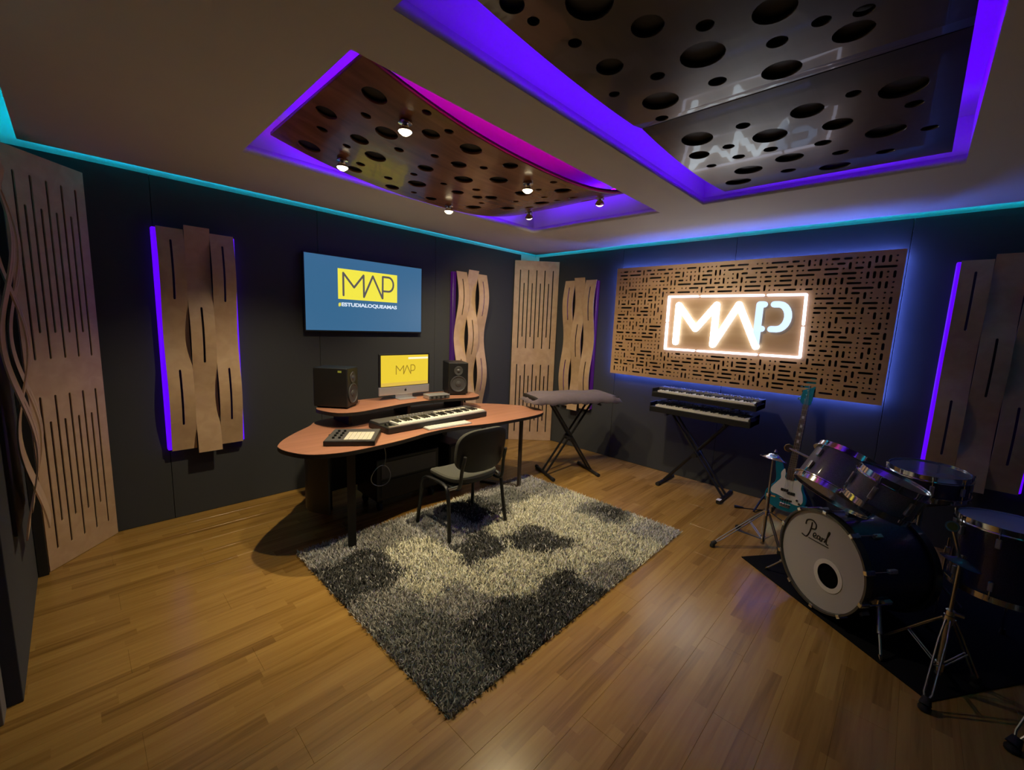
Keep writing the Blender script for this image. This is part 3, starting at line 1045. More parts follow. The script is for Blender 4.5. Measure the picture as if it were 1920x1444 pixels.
# ---------------------------------------------------------------- under the desk
rk = thing('equipment_case', 'black equipment case on castors in the shadow under the desk', 'case', (-2.62, -0.76, 0))
B().ends((-2.94, -0.95, 0.10), (-2.32, -0.60, 0.46)).obj('case_body', MT['plastic'], rk, bevel=0.008)
B().ends((-2.90, -0.957, 0.13), (-2.36, -0.950, 0.27)).obj('front_panel', MT['black_metal'], rk)
B().ends((-2.90, -0.957, 0.29), (-2.36, -0.950, 0.43)).obj('front_panel', MT['grey_panel'], rk)
for x in (-2.89, -2.37):
    for y in (-0.90, -0.65):
        cc = B()
        cc.tube([(x - 0.013, y, 0.034), (x + 0.013, y, 0.034)], 0.034, 16)
        cc.ends((x - 0.02, y - 0.02, 0.07), (x + 0.02, y + 0.02, 0.10))
        cc.obj('castor', MT['rubber'], rk, smooth=True)
q = [(-2.93 + 0.085 * cos(2 * pi * k / 28) , -1.0 + 0.012 * sin(4 * pi * k / 28), 0.345 + 0.085 * sin(2 * pi * k / 28)) for k in range(28)]
cb = B().tube(q, 0.0035, 6, closed=True)
cb.tube(catmull([(-2.90, -1.0, 0.425), (-2.88, -0.99, 0.50), (-2.89, -0.98, 0.60), (-2.87, -0.97, 0.66)], 6, False), 0.0035, 6)
cb.ends((-2.905, -1.0, 0.60), (-2.845, -0.96, 0.68))
tag(cb.obj('coiled_cable', MT['steel'], smooth=True), 'thin grey cable hanging in a loop from a box under the desktop', 'cable')
pc = thing('computer_tower', 'black computer tower standing under the right half of the desk', 'computer', (-2.1, -0.75, 0))
B().ends((-2.20, -0.95, 0.02), (-2.03, -0.58, 0.46)).obj('case_body', MT['plastic'], pc, bevel=0.006)
B().ends((-2.19, -0.957, 0.04), (-2.04, -0.950, 0.44)).obj('front_panel', MT['black_metal'], pc, bevel=0.002)
for x in (-2.18, -2.05):
    B().ends((x - .01, -0.93, 0), (x + .01, -0.60, 0.02)).obj('foot', MT['rubber'], pc)

# ---------------------------------------------------------------- desk items
im = thing('desktop_computer', 'silver all-in-one computer on the desk shelf with yellow MAP screen', 'computer', (-2.467, -0.62, 0.881))
IX0, IX1 = -2.735, -2.203
B().ends((IX0, -0.62, 1.000), (IX1, -0.60, 1.298)).obj('bezel', MT['plastic'], im, bevel=0.006)
B().ends((IX0 + 0.018, -0.6215, 1.004), (IX1 - 0.018, -0.6195, 1.284)).obj('screen', MT['mac_yellow'], im)
B().ends((IX0, -0.62, 0.922), (IX1, -0.60, 0.9995)).obj('chin', MT['alu'], im, bevel=0.006)
b = B()
b.lathe([(0.0, 0.002), (0.011, 0.002), (0.011, 0.0)], 14, Matrix.Translation((-2.468, -0.6205, 0.960)) @ RT)
b.stroke((-2.467, 0.9725, 0), (-2.463, 0.9765, 0), 0.004, 0.6205, 0.6222, RT, 3)
b.obj('emblem', MT['ink'], im)
B().ends((-2.56, -0.60, 0.885), (-2.38, -0.594, 1.06)).obj('stand_neck', MT['alu'], im)
B().ends((-2.56, -0.68, 0.881), (-2.38, -0.52, 0.888)).obj('stand_foot', MT['alu'], im, bevel=0.002)
MI = Matrix.Translation((0, -0.6216, 0)) @ RT
B().ends((IX0 + 0.018, 1.0045, 0), (IX1 - 0.018, 1.036, 0.0006), MI).obj('screen_footer', MT['mac_dock'], im)
B().ends((-2.44, 1.246, 0), (IX1 - 0.02, 1.263, 0.0006), MI).obj('screen_reflection', MT['mac_reflection'], im)  # pale reflection on the glass, painted as a glowing bar
s_ = 0.235 / 0.617
def mp(p):
    return (-2.468 + (p[0] + 2.529) * s_, 1.150 + (p[1] - 1.913) * s_)
flat_logo(im, 'logo_lettering', [(mp(a), mp(c)) for a, c in segs], 0.0075, 'mac_letter', MI, 0.0002, 0.0008)


def monitor_speaker(label, loc, az, big=1.0):
    """az: direction the front faces, radians"""
    n = Vector((cos(az), sin(az), 0))
    x = Vector((0, 0, 1)).cross(n)      # speaker's own left-right
    rot = frame(x, -n, Vector((0, 0, 1))) if False else frame(n, x, Vector((0, 0, 1)))
    t = thing('studio_monitor', label, 'speaker', loc, rot, 'studio monitors on the desk shelf')
    Wd, Dp, Hh = 0.20 * big, 0.28 * big, 0.325
    B().ends((-Dp, -Wd / 2, 0.012), (0, Wd / 2, Hh)).obj('cabinet', MT['plastic'], t, world=False, bevel=0.010, seg=3)
    face = Matrix.Translation((0.001, 0, 0)) @ Matrix(((0, 0, 1, 0), (1, 0, 0, 0), (0, 1, 0, 0), (0, 0, 0, 1)))
    mw = Matrix.Translation((0, 0, 0.115)) 
    B().lathe([(0.082, 0), (0.082, 0.006), (0.074, 0.007), (0.070, 0.002), (0.052, -0.001), (0.03, -0.004), (0.026, 0.004), (0.0, 0.010)], 28, mw @ face).obj('woofer', MT['cone'], t, world=False, smooth=True)
    mw2 = Matrix.Translation((0, 0, 0.245))
    B().lathe([(0.046, 0), (0.044, 0.004), (0.020, 0.001), (0.016, 0.006), (0, 0.010)], 24, mw2 @ face).obj('tweeter', MT['cone'], t, world=False, smooth=True)
    for xa in (-0.02, -Dp + 0.02):
        B().ends((xa, -Wd / 2 + 0.02, 0), (xa + 0.01, Wd / 2 - 0.02, 0.012)).obj('foot_pad', MT['rubber'], t, world=False)
    return t, Wd, Dp, Hh


sp1, Wd, Dp, Hh = monitor_speaker('black studio monitor on the left end of the desk shelf, turned inward', (-3.03, -0.735, 0.881), math.atan2(-0.74, 0.62))
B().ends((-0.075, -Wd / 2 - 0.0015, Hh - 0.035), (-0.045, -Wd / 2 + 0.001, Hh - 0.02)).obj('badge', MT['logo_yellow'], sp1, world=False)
monitor_speaker('black studio monitor on the right end of the desk shelf', (-1.955, -0.76, 0.881), math.atan2(-0.90, -0.42))
ai = thing('audio_interface', 'pale flat audio box on the desk shelf right of the computer screen', 'audio interface', (-2.22, -0.78, 0.881), radians(-8))
B().ends((-0.12, -0.06, 0.004), (0.10, 0.06, 0.042)).obj('housing', MT['alu'], ai, world=False, bevel=0.004)
B().ends((-0.115, -0.064, 0.008), (0.095, -0.059, 0.038)).obj('front_panel', MT['grey_panel'], ai, world=False)
for k in range(4):
    B().tube([(-0.09 + k * 0.045, -0.063, 0.023), (-0.09 + k * 0.045, -0.076, 0.023)], 0.009, 12).obj('knob', MT['plastic'], ai, world=False, smooth=True)


def keybed(t, x0, x1, y0, y1, z, n_white, M_=None, lz=0.014):
    """white and black keys of a keyboard; keys run from y0 (front) to y1"""
    wk = B()
    kw = (x1 - x0) / n_white
    for k in range(n_white):
        wk.ends((x0 + k * kw + 0.0006, y0, z), (x0 + (k + 1) * kw - 0.0006, y1, z + lz), M_)
    o = wk.obj('white_keys', MT['white_key'], t, world=False)
    tag(o, kind='stuff')
    bk = B()
    for k in range(n_white - 1):
        if (k % 7) in (2, 6):
            continue
        xc = x0 + (k + 1) * kw
        bk.ends((xc - 0.006, y0 + (y1 - y0) * 0.36, z + lz), (xc + 0.006, y1, z + lz + 0.010), M_)
    o = bk.obj('black_keys', MT['black_key'], t, world=False)
    tag(o, kind='stuff')


mk_ = thing('controller_keyboard', 'long silver controller keyboard lying on the desk in front of the shelf', 'keyboard', (-2.49, -1.09, 0.7505), radians(1.5))
B().ends((-0.52, -0.145, 0.004), (0.50, 0.145, 0.050)).obj('chassis', MT['plastic'], mk_, world=False, bevel=0.006)
cp = B().ends((-0.51, 0.005, 0.050), (0.49, 0.14, 0.062)).obj('control_panel', MT['grey_panel'], mk_, world=False, bevel=0.003)
B().ends((-0.51, -0.143, 0.050), (0.49, -0.128, 0.058)).obj('front_rail', MT['alu'], mk_, world=False)
keybed(mk_, -0.42, 0.485, -0.127, 0.003, 0.050, 36)
for k in range(9):
    B().tube([(-0.30 + k * 0.03, 0.075, 0.062), (-0.30 + k * 0.03, 0.075, 0.074)], 0.007, 10).obj('knob', MT['alu'], cp, world=False, smooth=True)
for k in range(8):
    B().ends((0.05 + k * 0.045, 0.04, 0.062), (0.083 + k * 0.045, 0.072, 0.067)).obj('button', MT['cream'], cp, world=False)
for k in range(2):
    B().lathe([(0.0, -0.006), (0.018, -0.006), (0.018, 0.006), (0, 0.006)], 16, Matrix.Translation((-0.485 + 0.035 * k, -0.06, 0.050)) @ Matrix.Rotation(pi / 2, 4, 'Y')).obj('wheel', MT['rubber'], mk_, world=False)
ck = thing('computer_keyboard', 'slim pale computer keyboard at the front edge of the desk', 'keyboard', (-2.485, -1.295, 0.7505), radians(-3))
B().ends((-0.212, -0.045, 0.0), (0.212, 0.055, 0.010)).obj('chassis', MT['alu'], ck, world=False, bevel=0.003)
kk = B()
for r_ in range(5):
    for c_ in range(14):
        kk.ends((-0.205 + c_ * 0.0294, -0.040 + r_ * 0.0185, 0.010), (-0.205 + c_ * 0.0294 + 0.026, -0.040 + r_ * 0.0185 + 0.0160, 0.014))
tag(kk.obj('keys', MT['white_key'], ck, world=False), kind='stuff')

# pad controller with pale pads
pd = thing('pad_controller', 'flat black pad controller with a pale pad grid on the left of the desk', 'pad controller', (-3.255, -1.215, 0.7505), radians(-36))
B().ends((-0.165, -0.165, 0.004), (0.165, 0.165, 0.036)).obj('housing', MT['plastic'], pd, world=False, bevel=0.004)
tp = B().ends((-0.159, -0.159, 0.036), (0.159, 0.159, 0.0385)).obj('top_plate', MT['grey_panel'], pd, world=False)
for i in range(6):
    for j in range(6):
        B().ends((-0.040 + i * 0.0295, -0.145 + j * 0.0335, 0.0385), (-0.040 + i * 0.0295 + 0.0275, -0.145 + j * 0.0335 + 0.0315, 0.043)).obj('pad', MT['cream'], tp, world=False)
for j in range(4):
    for i in range(2):
        B().tube([(-0.115 + i * 0.04, -0.10 + j * 0.06, 0.0385), (-0.115 + i * 0.04, -0.10 + j * 0.06, 0.050)], 0.009, 12).obj('knob', MT['plastic'], tp, world=False, smooth=True)
B().tube(catmull([(-0.150, 0.06, 0.02), (-0.18, 0.075, 0.012), (-0.185, 0.095, 0.012), (-0.15, 0.10, 0.02)], 5, False), 0.0035, 6).obj('cable_stub', MT['rubber'], pd, world=False, smooth=True)

# ================================================================ CHAIR
ch = thing('visitor_chair', 'grey upholstered chair with black tubular legs standing on the rug', 'chair', (-2.52, -1.54, 0.0), radians(-2))
RZ = 0.02    # stands in the rug pile


def rounded(w_, d_, n=3.2, k=40):
    out = []
    for i in range(k):
        q = 2 * pi * i / k
        c, s = cos(q), sin(q)
        out.append((w_ / 2 * math.copysign(abs(c) ** (2 / n), c), d_ / 2 * math.copysign(abs(s) ** (2 / n), s)))
    return out


# seat cushion: crowned and slightly dished
def cushion(w_, d_, th, crown, fn):
    b = B()
    ringsz = [(0.97, 0.0), (1.0, 0.3), (1.0, 0.7), (0.955, 0.95), (0.80, 1.0), (0.5, 1.0 + crown), (0.2, 1.0 + crown * 1.2)]
    base = rounded(w_, d_)
    n = len(base)
    vs, fs = [], []
    for s, t in ringsz:
        for (x, y) in base:
            vs.append(fn(x * s, y * s, t * th))
    for j in range(len(ringsz) - 1):
        for i in range(n):
            fs.append((j * n + i, j * n + (i + 1) % n, (j + 1) * n + (i + 1) % n, (j + 1) * n + i))
    fs.append(tuple(range(n))[::-1])
    fs.append(tuple((len(ringsz) - 1) * n + i for i in range(n)))
    return b.add(vs, fs)


cushion(0.47, 0.43, 0.045, 0.06, lambda x, y, z: (x, y, 0.425 + z - 0.045 * max(0, y - 0.12) / 0.1 + 0.012 * (x / 0.23) ** 2)).obj('seat', MT['seat'], ch, world=False, smooth=True)
cushion(0.44, 0.40, 0.010, 0.0, lambda x, y, z: (x, y, 0.413 + z - 0.035 * max(0, y - 0.12) / 0.1)).obj('seat_shell', MT['plastic'], ch, world=False, smooth=True)


def backf(x, y, z):
    # x across, y up, z depth; curved round the sitter, leaning back
    return (x, -0.235 - z - 0.17 * (y - 0.0) * 0.8 + 0.05 * (x / 0.23) ** 2 - 0.03, 0.68 + y)


cushion(0.465, 0.33, -0.030, 0.0, backf).obj('backrest', MT['seat'], ch, world=False, smooth=True)
cushion(0.46, 0.33, 0.016, 0.25, backf).obj('back_shell', MT['plastic'], ch, world=False, smooth=True)
fx = 0.265
for s in (-1, 1):
    # rear leg, and front leg continuing as the side rail
    B().tube(catmull([(s * (fx + 0.012), -0.215, RZ), (s * fx, -0.185, 0.22), (s * (fx - 0.005), -0.160, 0.375), (s * (fx - 0.012), -0.11, 0.415), (s * (fx - 0.02), 0.0, 0.42)], 6, False), 0.0155, 10, sx=0.8).obj('leg', MT['black_metal'], ch, world=False, smooth=True)
    B().tube(catmull([(s * (fx + 0.012), 0.215, RZ), (s * fx, 0.195, 0.22), (s * (fx - 0.005), 0.180, 0.36), (s * (fx - 0.012), 0.13, 0.412), (s * (fx - 0.02), 0.0, 0.42)], 6, False), 0.0155, 10, sx=0.8).obj('leg', MT['black_metal'], ch, world=False, smooth=True)
    B().tube(catmull([(s * 0.205, -0.08, 0.405), (s * 0.205, -0.19, 0.40), (s * 0.205, -0.232, 0.44), (s * 0.200, -0.245, 0.55), (s * 0.195, -0.272, 0.66)], 6, False), 0.011, 10, sx=1.3).obj('back_support', MT['black_metal'], ch, world=False, smooth=True)
B().tube([(-fx + 0.02, -0.10, 0.405), (fx - 0.02, -0.10, 0.405)], 0.010, 8).obj('cross_rail', MT['black_metal'], ch, world=False, smooth=True)
B().tube([(-fx + 0.02, 0.12, 0.400), (fx - 0.02, 0.12, 0.400)], 0.010, 8).obj('cross_rail', MT['black_metal'], ch, world=False, smooth=True)
for s in (-1, 1):
    B().tube([(s * 0.205, -0.212, 0.425), (s * 0.245, -0.150, 0.395)], 0.013, 10).obj('bolt_plate', MT['steel'], ch, world=False, smooth=True)

# ================================================================ RUG
rx0, rx1, ry0, ry1 = -3.645, -1.315, -2.830, -1.150
rug = thing('shag_rug', 'grey, black and cream patchwork shag rug in the middle of the floor', 'rug', ((rx0 + rx1) / 2, (ry0 + ry1) / 2, 0))
B().ends((rx0 + .01, ry0 + .01, 0.0005), (rx1 - .01, ry1 - .01, 0.008)).obj('backing', MT['fabric'], rug)
C_L, C_M, C_D, C_B = (0.97, 0.92, 0.74), (0.52, 0.50, 0.46), (0.075, 0.075, 0.070), (0.70, 0.68, 0.66)
C_K = (0.32, 0.325, 0.30)
patches = [  # (u0, u1, v0, v1, colour): u counts 6 along the rug, v counts 4.4 across
    (0, 1, 0, .75, C_B), (1, 1.9, 0, .9, C_M), (1.9, 3, 0, 1.0, C_B), (2.0, 3.0, 1.0, 1.6, C_B), (3, 4, .2, 1.3, C_D), (4, 5, .4, 1.15, C_K), (4, 5, 0, .4, C_B),  # the dark patch under the chair paints its shadow into the pile
    (5, 6, 0, .8, C_B), (5, 6, .8, 1.5, C_M), (0, 1.05, .75, 1.9, C_D), (0, .9, 1.9, 2.6, C_M), (0, .85, 2.6, 4.4, C_K), (2.05, 3, 1.6, 2.4, C_D),
    (3.05, 3.95, 2.1, 3.1, C_D), (5.15, 6, 2.3, 3.35, C_K), (5.4, 5.9, 2.6, 3.2, C_D), (.85, 1.9, 3.4, 4.4, C_D), (1.9, 3.1, 3.55, 4.4, C_D), (3.1, 4.2, 3.9, 4.4, C_M),
    (5.2, 6, 3.6, 4.4, C_B), (.85, 1.6, 2.7, 3.4, C_M)]
nb = 95000
rs2 = np.random.RandomState(5)
bx = rs2.uniform(rx0, rx1, nb)
by = rs2.uniform(ry0, ry1, nb)
fr_ = rs2.uniform(0, 1, nb)
# soft wobble of the patch borders
wobx = 0.05 * np.sin(by * 9 + 1.0) + 0.06 * np.sin(by * 23 + bx * 5)
woby = 0.05 * np.sin(bx * 8 + 2.0) + 0.06 * np.sin(bx * 19 + by * 7)
cu_ = (bx - rx0) / (rx1 - rx0) * 6 + wobx + rs2.normal(0, 0.05, nb)
cv_ = (ry1 - by) / (ry1 - ry0) * 4.4 + woby + rs2.normal(0, 0.05, nb)
colr = np.tile(np.array(C_L), (nb, 1))
for (a, b_, c, d, k) in patches:
    sel = (cu_ > a - (0.3 if a == 0 else 0)) & (cu_ < b_ + (0.3 if b_ == 6 else 0)) & (cv_ > c - (0.3 if c == 0 else 0)) & (cv_ < d + (0.3 if d == 4.4 else 0))
    colr[sel] = k
mottle = 0.5 + 0.5 * np.sin(bx * 31 + 3 * np.sin(by * 17)) * np.sin(by * 27 + 2 * np.sin(bx * 21))
swap = (rs2.uniform(0, 1, nb) < 0.09 + 0.14 * (mottle > 0.75))
alt = np.where(colr.mean(1, keepdims=True) > 0.3, np.array(C_M)[None], np.array(C_B)[None])
colr = np.where(swap[:, None], alt, colr)
colr = np.clip(colr * rs2.uniform(0.72, 1.18, (nb, 1)), 0, 0.95)
ang = rs2.uniform(0, 2 * pi, nb)
lean = rs2.uniform(0.004, 0.022, nb)
hgt = rs2.uniform(0.018, 0.034, nb)
la = rs2.uniform(0, 2 * pi, nb)
wdt = rs2.uniform(0.0018, 0.0034, nb)
V = np.zeros((nb, 5, 3))
dx, dy = np.cos(ang) * wdt, np.sin(ang) * wdt
V[:, 0] = np.stack([bx - dx, by - dy, np.full(nb, .006)], 1)
V[:, 1] = np.stack([bx + dx, by + dy, np.full(nb, .006)], 1)
mx_, my_ = bx + np.cos(la) * lean * .4, by + np.sin(la) * lean * .4
V[:, 2] = np.stack([mx_ + dx, my_ + dy, hgt * .65], 1)
V[:, 3] = np.stack([mx_ - dx, my_ - dy, hgt * .65], 1)
V[:, 4] = np.stack([bx + np.cos(la) * lean, by + np.sin(la) * lean, hgt], 1)
V[:, :, 0] -= (rx0 + rx1) / 2
V[:, :, 1] -= (ry0 + ry1) / 2
me = bpy.data.meshes.new('pile')
me.vertices.add(nb * 5)
me.vertices.foreach_set('co', V.reshape(-1))
base = np.arange(nb) * 5
loops = np.stack([base, base + 1, base + 2, base + 3, base + 3, base + 2, base + 4], 1).reshape(-1)
me.loops.add(nb * 7)
me.loops.foreach_set('vertex_index', loops.astype(np.int32))
me.polygons.add(nb * 2)
st = np.stack([np.arange(nb) * 7, np.arange(nb) * 7 + 4], 1).reshape(-1)
me.polygons.foreach_set('loop_start', st.astype(np.int32))
me.update(calc_edges=True)
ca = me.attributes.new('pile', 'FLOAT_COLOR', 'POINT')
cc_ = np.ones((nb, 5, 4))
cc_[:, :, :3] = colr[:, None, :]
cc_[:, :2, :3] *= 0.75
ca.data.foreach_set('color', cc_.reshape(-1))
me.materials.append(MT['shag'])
po = bpy.data.objects.new('pile', me)
COL.objects.link(po)
po.parent = rug
tag(po, kind='stuff')


# ================================================================ KEYBOARD STANDS AND KEYBOARDS
def x_stand(label, centre, ax, half, tops, spread=0.30, foot=0.23):
    """X-frame stand. ax: direction of the keyboard's long side; tops: height of the carrying arms"""
    ax = Vector((*ax, 0)).normalized()
    dp = Vector((-ax.y, ax.x, 0))
    rot = frame(ax, dp, Vector((0, 0, 1)))
    t = thing('keyboard_stand', label, 'stand', (*centre, 0), rot)
    for s in (-1, 1):
        off = 0.012 * s
        for e in (-0.045, 0.045):
            B().tube([(-s * spread, e + off, 0.03), (s * spread * 0.92, e + off, tops)], 0.012, 8).obj('cross_arm', MT['black_metal'], t, world=False, smooth=True)
        f = B().tube([(s * spread, -foot, 0.018), (s * spread, foot, 0.018)], 0.018, 10)
        fo = f.obj('foot_bar', MT['black_metal'], t, world=False, smooth=True)
        B().tube([(s * spread, -foot - 0.004, 0.019), (s * spread, -foot + 0.03, 0.019)], 0.020, 10).obj('rubber_cap', MT['rubber'], fo, world=False, smooth=True)
        B().tube([(s * spread, foot - 0.03, 0.019), (s * spread, foot + 0.004, 0.019)], 0.020, 10).obj('rubber_cap', MT['rubber'], fo, world=False, smooth=True)
        B().tube([(s * spread * 0.92, -0.20, tops - 0.006), (s * spread * 0.92, 0.16, tops - 0.006)], 0.012, 8).obj('support_bar', MT['black_metal'], t, world=False, smooth=True)
    B().tube([(0, -0.085, tops * 0.49), (0, 0.085, tops * 0.49)], 0.026, 14).obj('pivot_knob', MT['plastic'], t, world=False, smooth=True)
    return t


# covered keyboard by the corner
ax1 = Vector((0.90, -0.436, 0)).normalized()
c1 = Vector((-0.885, -1.37, 0))
x_stand('black X-frame stand under the covered keyboard near the corner', (c1.x, c1.y), (ax1.x, ax1.y), 0.5, 0.80, 0.27, 0.22)
kc = thing('covered_keyboard', 'keyboard hidden under a mauve-grey dust cover on a black stand', 'keyboard', (c1.x, c1.y, 0.80), frame(ax1, Vector((-ax1.y, ax1.x, 0)), Vector((0, 0, 1))))
b = B()
nx_, ny_ = 26, 12
vs, fs = [], []
Lk_, Dk_ = 0.53, 0.20
for i in range(nx_ + 1):
    for j in range(ny_ + 1):
        a, c = -1 + 2 * i / nx_, -1 + 2 * j / ny_
        ex = max(abs(a) ** 8, abs(c) ** 6)
        z = 0.105 - 0.095 * ex + 0.004 * sin(9 * a + 3 * c) + (0.010 * sin(26 * a + 5 * c) if ex > 0.4 else 0)
        x = a * Lk_ * (1 + 0.015 * ex * sin(14 * c))
        y = c * Dk_ * (1 + 0.03 * ex * sin(20 * a))
        vs.append((x, y, z))
for i in range(nx_):
    for j in range(ny_):
        k = i * (ny_ + 1) + j
        fs.append((k, k + ny_ + 1, k + ny_ + 2, k + 1))
b.add(vs, fs)
o = b.obj('dust_cover', MT['cloth'], kc, world=False, smooth=True)
md = o.modifiers.new('thick', 'SOLIDIFY')
md.thickness = 0.003
B().ends((-Lk_ + 0.03, -Dk_ + 0.03, 0.006), (Lk_ - 0.03, Dk_ - 0.03, 0.075)).obj('keyboard_body', MT['plastic'], kc, world=False, bevel=0.01)

# two-tier stand with two synthesizers below the sign
ax2 = Vector((0, -1, 0))
c2 = Vector((-0.285, -2.53, 0))
st2 = x_stand('black X-frame two-tier stand under the synthesizers below the sign', (c2.x, c2.y), (0, -1), 0.5, 0.765, 0.30, 0.19)
R2 = frame(Vector((0, -1, 0)), Vector((1, 0, 0)), Vector((0, 0, 1)))
B().ends((0.281, -0.20, 0.0385), (0.319, -0.14, 0.0392)).obj('paper_label', MT['white_paper'], st2, world=False)
for s in (-1, 1):
    bb = B().tube([(s * 0.30, -0.09, 0.765), (s * 0.30, 0.15, 0.83), (s * 0.30, 0.16, 0.915)], 0.011, 8)
    bb.tube([(s * 0.30, 0.16, 0.905), (s * 0.30, -0.12, 0.905)], 0.011, 8)
    bb.obj('upper_tier_arm', MT['black_metal'], st2, world=False, smooth=True)


def synth(label, loc, L_, D_, Hh, n_white, red):
    t = thing('synthesizer', label, 'keyboard', loc, R2, 'synthesizers on the stand below the sign')
    B().ends((-L_ / 2, -D_ / 2, 0.0), (L_ / 2, D_ / 2, Hh * 0.62)).obj('chassis', MT['plastic'], t, world=False, bevel=0.006)
    B().ends((-L_ / 2, D_ / 2 - D_ * 0.52, Hh * 0.62), (L_ / 2, D_ / 2 - 0.003, Hh)).obj('control_panel', MT['grey_panel'], t, world=False, bevel=0.004)
    for s in (-1, 1):
        B().ends((s * L_ / 2 - 0.012 * (s > 0) , -D_ / 2, 0.0), (s * L_ / 2 + 0.012 * (s < 0), D_ / 2, Hh + 0.002)).obj('end_cheek', MT['plastic'], t, world=False, bevel=0.004)
    keybed(t, -L_ / 2 + 0.06, L_ / 2 - 0.02, -D_ / 2 + 0.005, -D_ / 2 + 0.145, Hh * 0.62, n_white, lz=0.018)
    r3 = random.Random(n_white)
    kb = B()
    for k in range(34):
        x = -L_ / 2 + 0.05 + (L_ - 0.1) * k / 33
        for y in (0.02, 0.055, 0.09):
            if r3.random() < 0.6:
                kb.tube([(x, D_ / 2 - D_ * 0.5 + y, Hh), (x, D_ / 2 - D_ * 0.5 + y, Hh + 0.010)], 0.0055, 8)
    tag(kb.obj('control_knobs', MT['alu'], t, world=False), kind='stuff')
    B().ends((-0.09, D_ / 2 - D_ * 0.40, Hh), (0.05, D_ / 2 - D_ * 0.22, Hh + 0.002)).obj('display', MT['clear_head'], t, world=False)
    return t


synth('lower synthesizer of the two on the stand below the sign', (-0.32, -2.545, 0.766), 0.95, 0.30, 0.095, 36, 0)
synth('upper synthesizer of the two, on the raised tier below the sign', (-0.285, -2.555, 0.918), 0.98, 0.30, 0.085, 36, 0)

# ================================================================ BASS GUITAR
gb, gt = Vector((-0.315, -3.325, 0.055)), Vector((-0.085, -3.362, 1.21))
gy = (gt - gb).normalized()
gn = Vector((-1, 0.10, 0))
gx = gy.cross(gn).normalized()     # to the right seen from the front
gn = gx.cross(gy).normalized()
bg = thing('bass_guitar', 'teal electric bass guitar with white pickguard leaning by the wall behind the drums', 'guitar', gb, frame(gx, gy, gn))
body = [(0.0, 0.0), (0.075, 0.012), (0.125, 0.05), (0.150, 0.11), (0.145, 0.165), (0.118, 0.215), (0.108, 0.26), (0.125, 0.305), (0.140, 0.345), (0.128, 0.375), (0.095, 0.375),
        (0.060, 0.345), (0.036, 0.335), (-0.036, 0.335), (-0.058, 0.36), (-0.080, 0.41), (-0.108, 0.455), (-0.135, 0.455), (-0.142, 0.42), (-0.130, 0.36),
        (-0.112, 0.29), (-0.112, 0.235), (-0.145, 0.185), (-0.170, 0.13), (-0.165, 0.075), (-0.125, 0.03), (-0.065, 0.008)]
bp_ = [(p.x, p.y) for p in catmull(body, 4)]
B().prism(bp_, -0.038, 0.0).obj('body', MT['teal'], bg, world=False, smooth=True, bevel=0.008, seg=3)
guard = [(-0.055, 0.37), (-0.075, 0.33), (-0.07, 0.28), (-0.095, 0.235), (-0.128, 0.175), (-0.12, 0.135), (-0.075, 0.13), (-0.02, 0.115), (0.05, 0.085), (0.10, 0.085), (0.125, 0.12), (0.115, 0.18),
         (0.095, 0.23), (0.095, 0.28), (0.10, 0.32), (0.07, 0.31), (0.04, 0.29), (-0.035, 0.29), (-0.04, 0.33)]
gp = [(p.x, p.y) for p in catmull(guard, 4)]
B().prism(gp, 0.0005, 0.003).obj('pickguard', MT['guard'], bg, world=False)
for (cx, cy) in ((-0.022, 0.185), (0.030, 0.170)):
    b = B()
    b.ends((cx - 0.030, cy - 0.013, 0.003), (cx + 0.030, cy + 0.013, 0.012))
    b.obj('pickup', MT['black_key'], bg, world=False, bevel=0.004)
B().ends((-0.048, 0.095, 0.0005), (0.048, 0.112, 0.012)).obj('pickup', MT['black_key'], bg, world=False, bevel=0.004)
br_ = B().ends((-0.042, 0.035, 0.0005), (0.042, 0.068, 0.004)).obj('bridge', MT['chrome'], bg, world=False, bevel=0.002)
for k in range(4):
    B().ends((-0.034 + k * 0.019, 0.040, 0.004), (-0.024 + k * 0.019, 0.062, 0.014)).obj('saddle', MT['chrome'], br_, world=False)
for (cx, cy) in ((0.085, 0.125), (0.105, 0.10), (0.115, 0.070)):
    B().tube([(cx, cy, 0.002), (cx, cy, 0.017)], 0.009, 12).obj('knob', MT['chrome'], bg, world=False, smooth=True)
nk = B().add([(-0.031, 0.29, -0.018), (0.031, 0.29, -0.018), (0.031, 0.29, 0.006), (-0.031, 0.29, 0.006), (-0.020, 0.965, -0.018), (0.020, 0.965, -0.018), (0.020, 0.965, 0.006), (-0.020, 0.965, 0.006)],
             [(0, 1, 2, 3), (4, 7, 6, 5), (0, 4, 5, 1), (1, 5, 6, 2), (2, 6, 7, 3), (3, 7, 4, 0)])
nk.obj('neck', MT['fretwood'], bg, world=False, bevel=0.003)
B().add([(-0.031, 0.285, 0.006), (0.031, 0.285, 0.006), (0.031, 0.285, 0.011), (-0.031, 0.285, 0.011), (-0.020, 0.965, 0.006), (0.020, 0.965, 0.006), (0.020, 0.965, 0.011), (-0.020, 0.965, 0.011)],
        [(0, 1, 2, 3), (4, 7, 6, 5), (0, 4, 5, 1), (1, 5, 6, 2), (2, 6, 7, 3), (3, 7, 4, 0)]).obj('fretboard', MT['fretwood'], bg, world=False)
sc_ = 0.86
frb = B()
ny = 0.965
for k in range(1, 21):
    y = ny - sc_ * (1 - 2 ** (-k / 12))
    hw = 0.020 + 0.011 * (0.965 - y) / 0.68
    if y > 0.29:
        frb.ends((-hw, y - 0.001, 0.011), (hw, y + 0.001, 0.0125))
tag(frb.obj('frets', MT['steel'], bg, world=False), kind='stuff')
for k in (3, 5, 7, 9, 12):
    y = ny - sc_ * (1 - (2 ** (-k / 12) + 2 ** (-(k - 1) / 12)) / 2)
    B().ends((-0.010, y - 0.012, 0.011), (0.010, y + 0.012, 0.0117)).obj('position_marker', MT['guard'], bg, world=False)
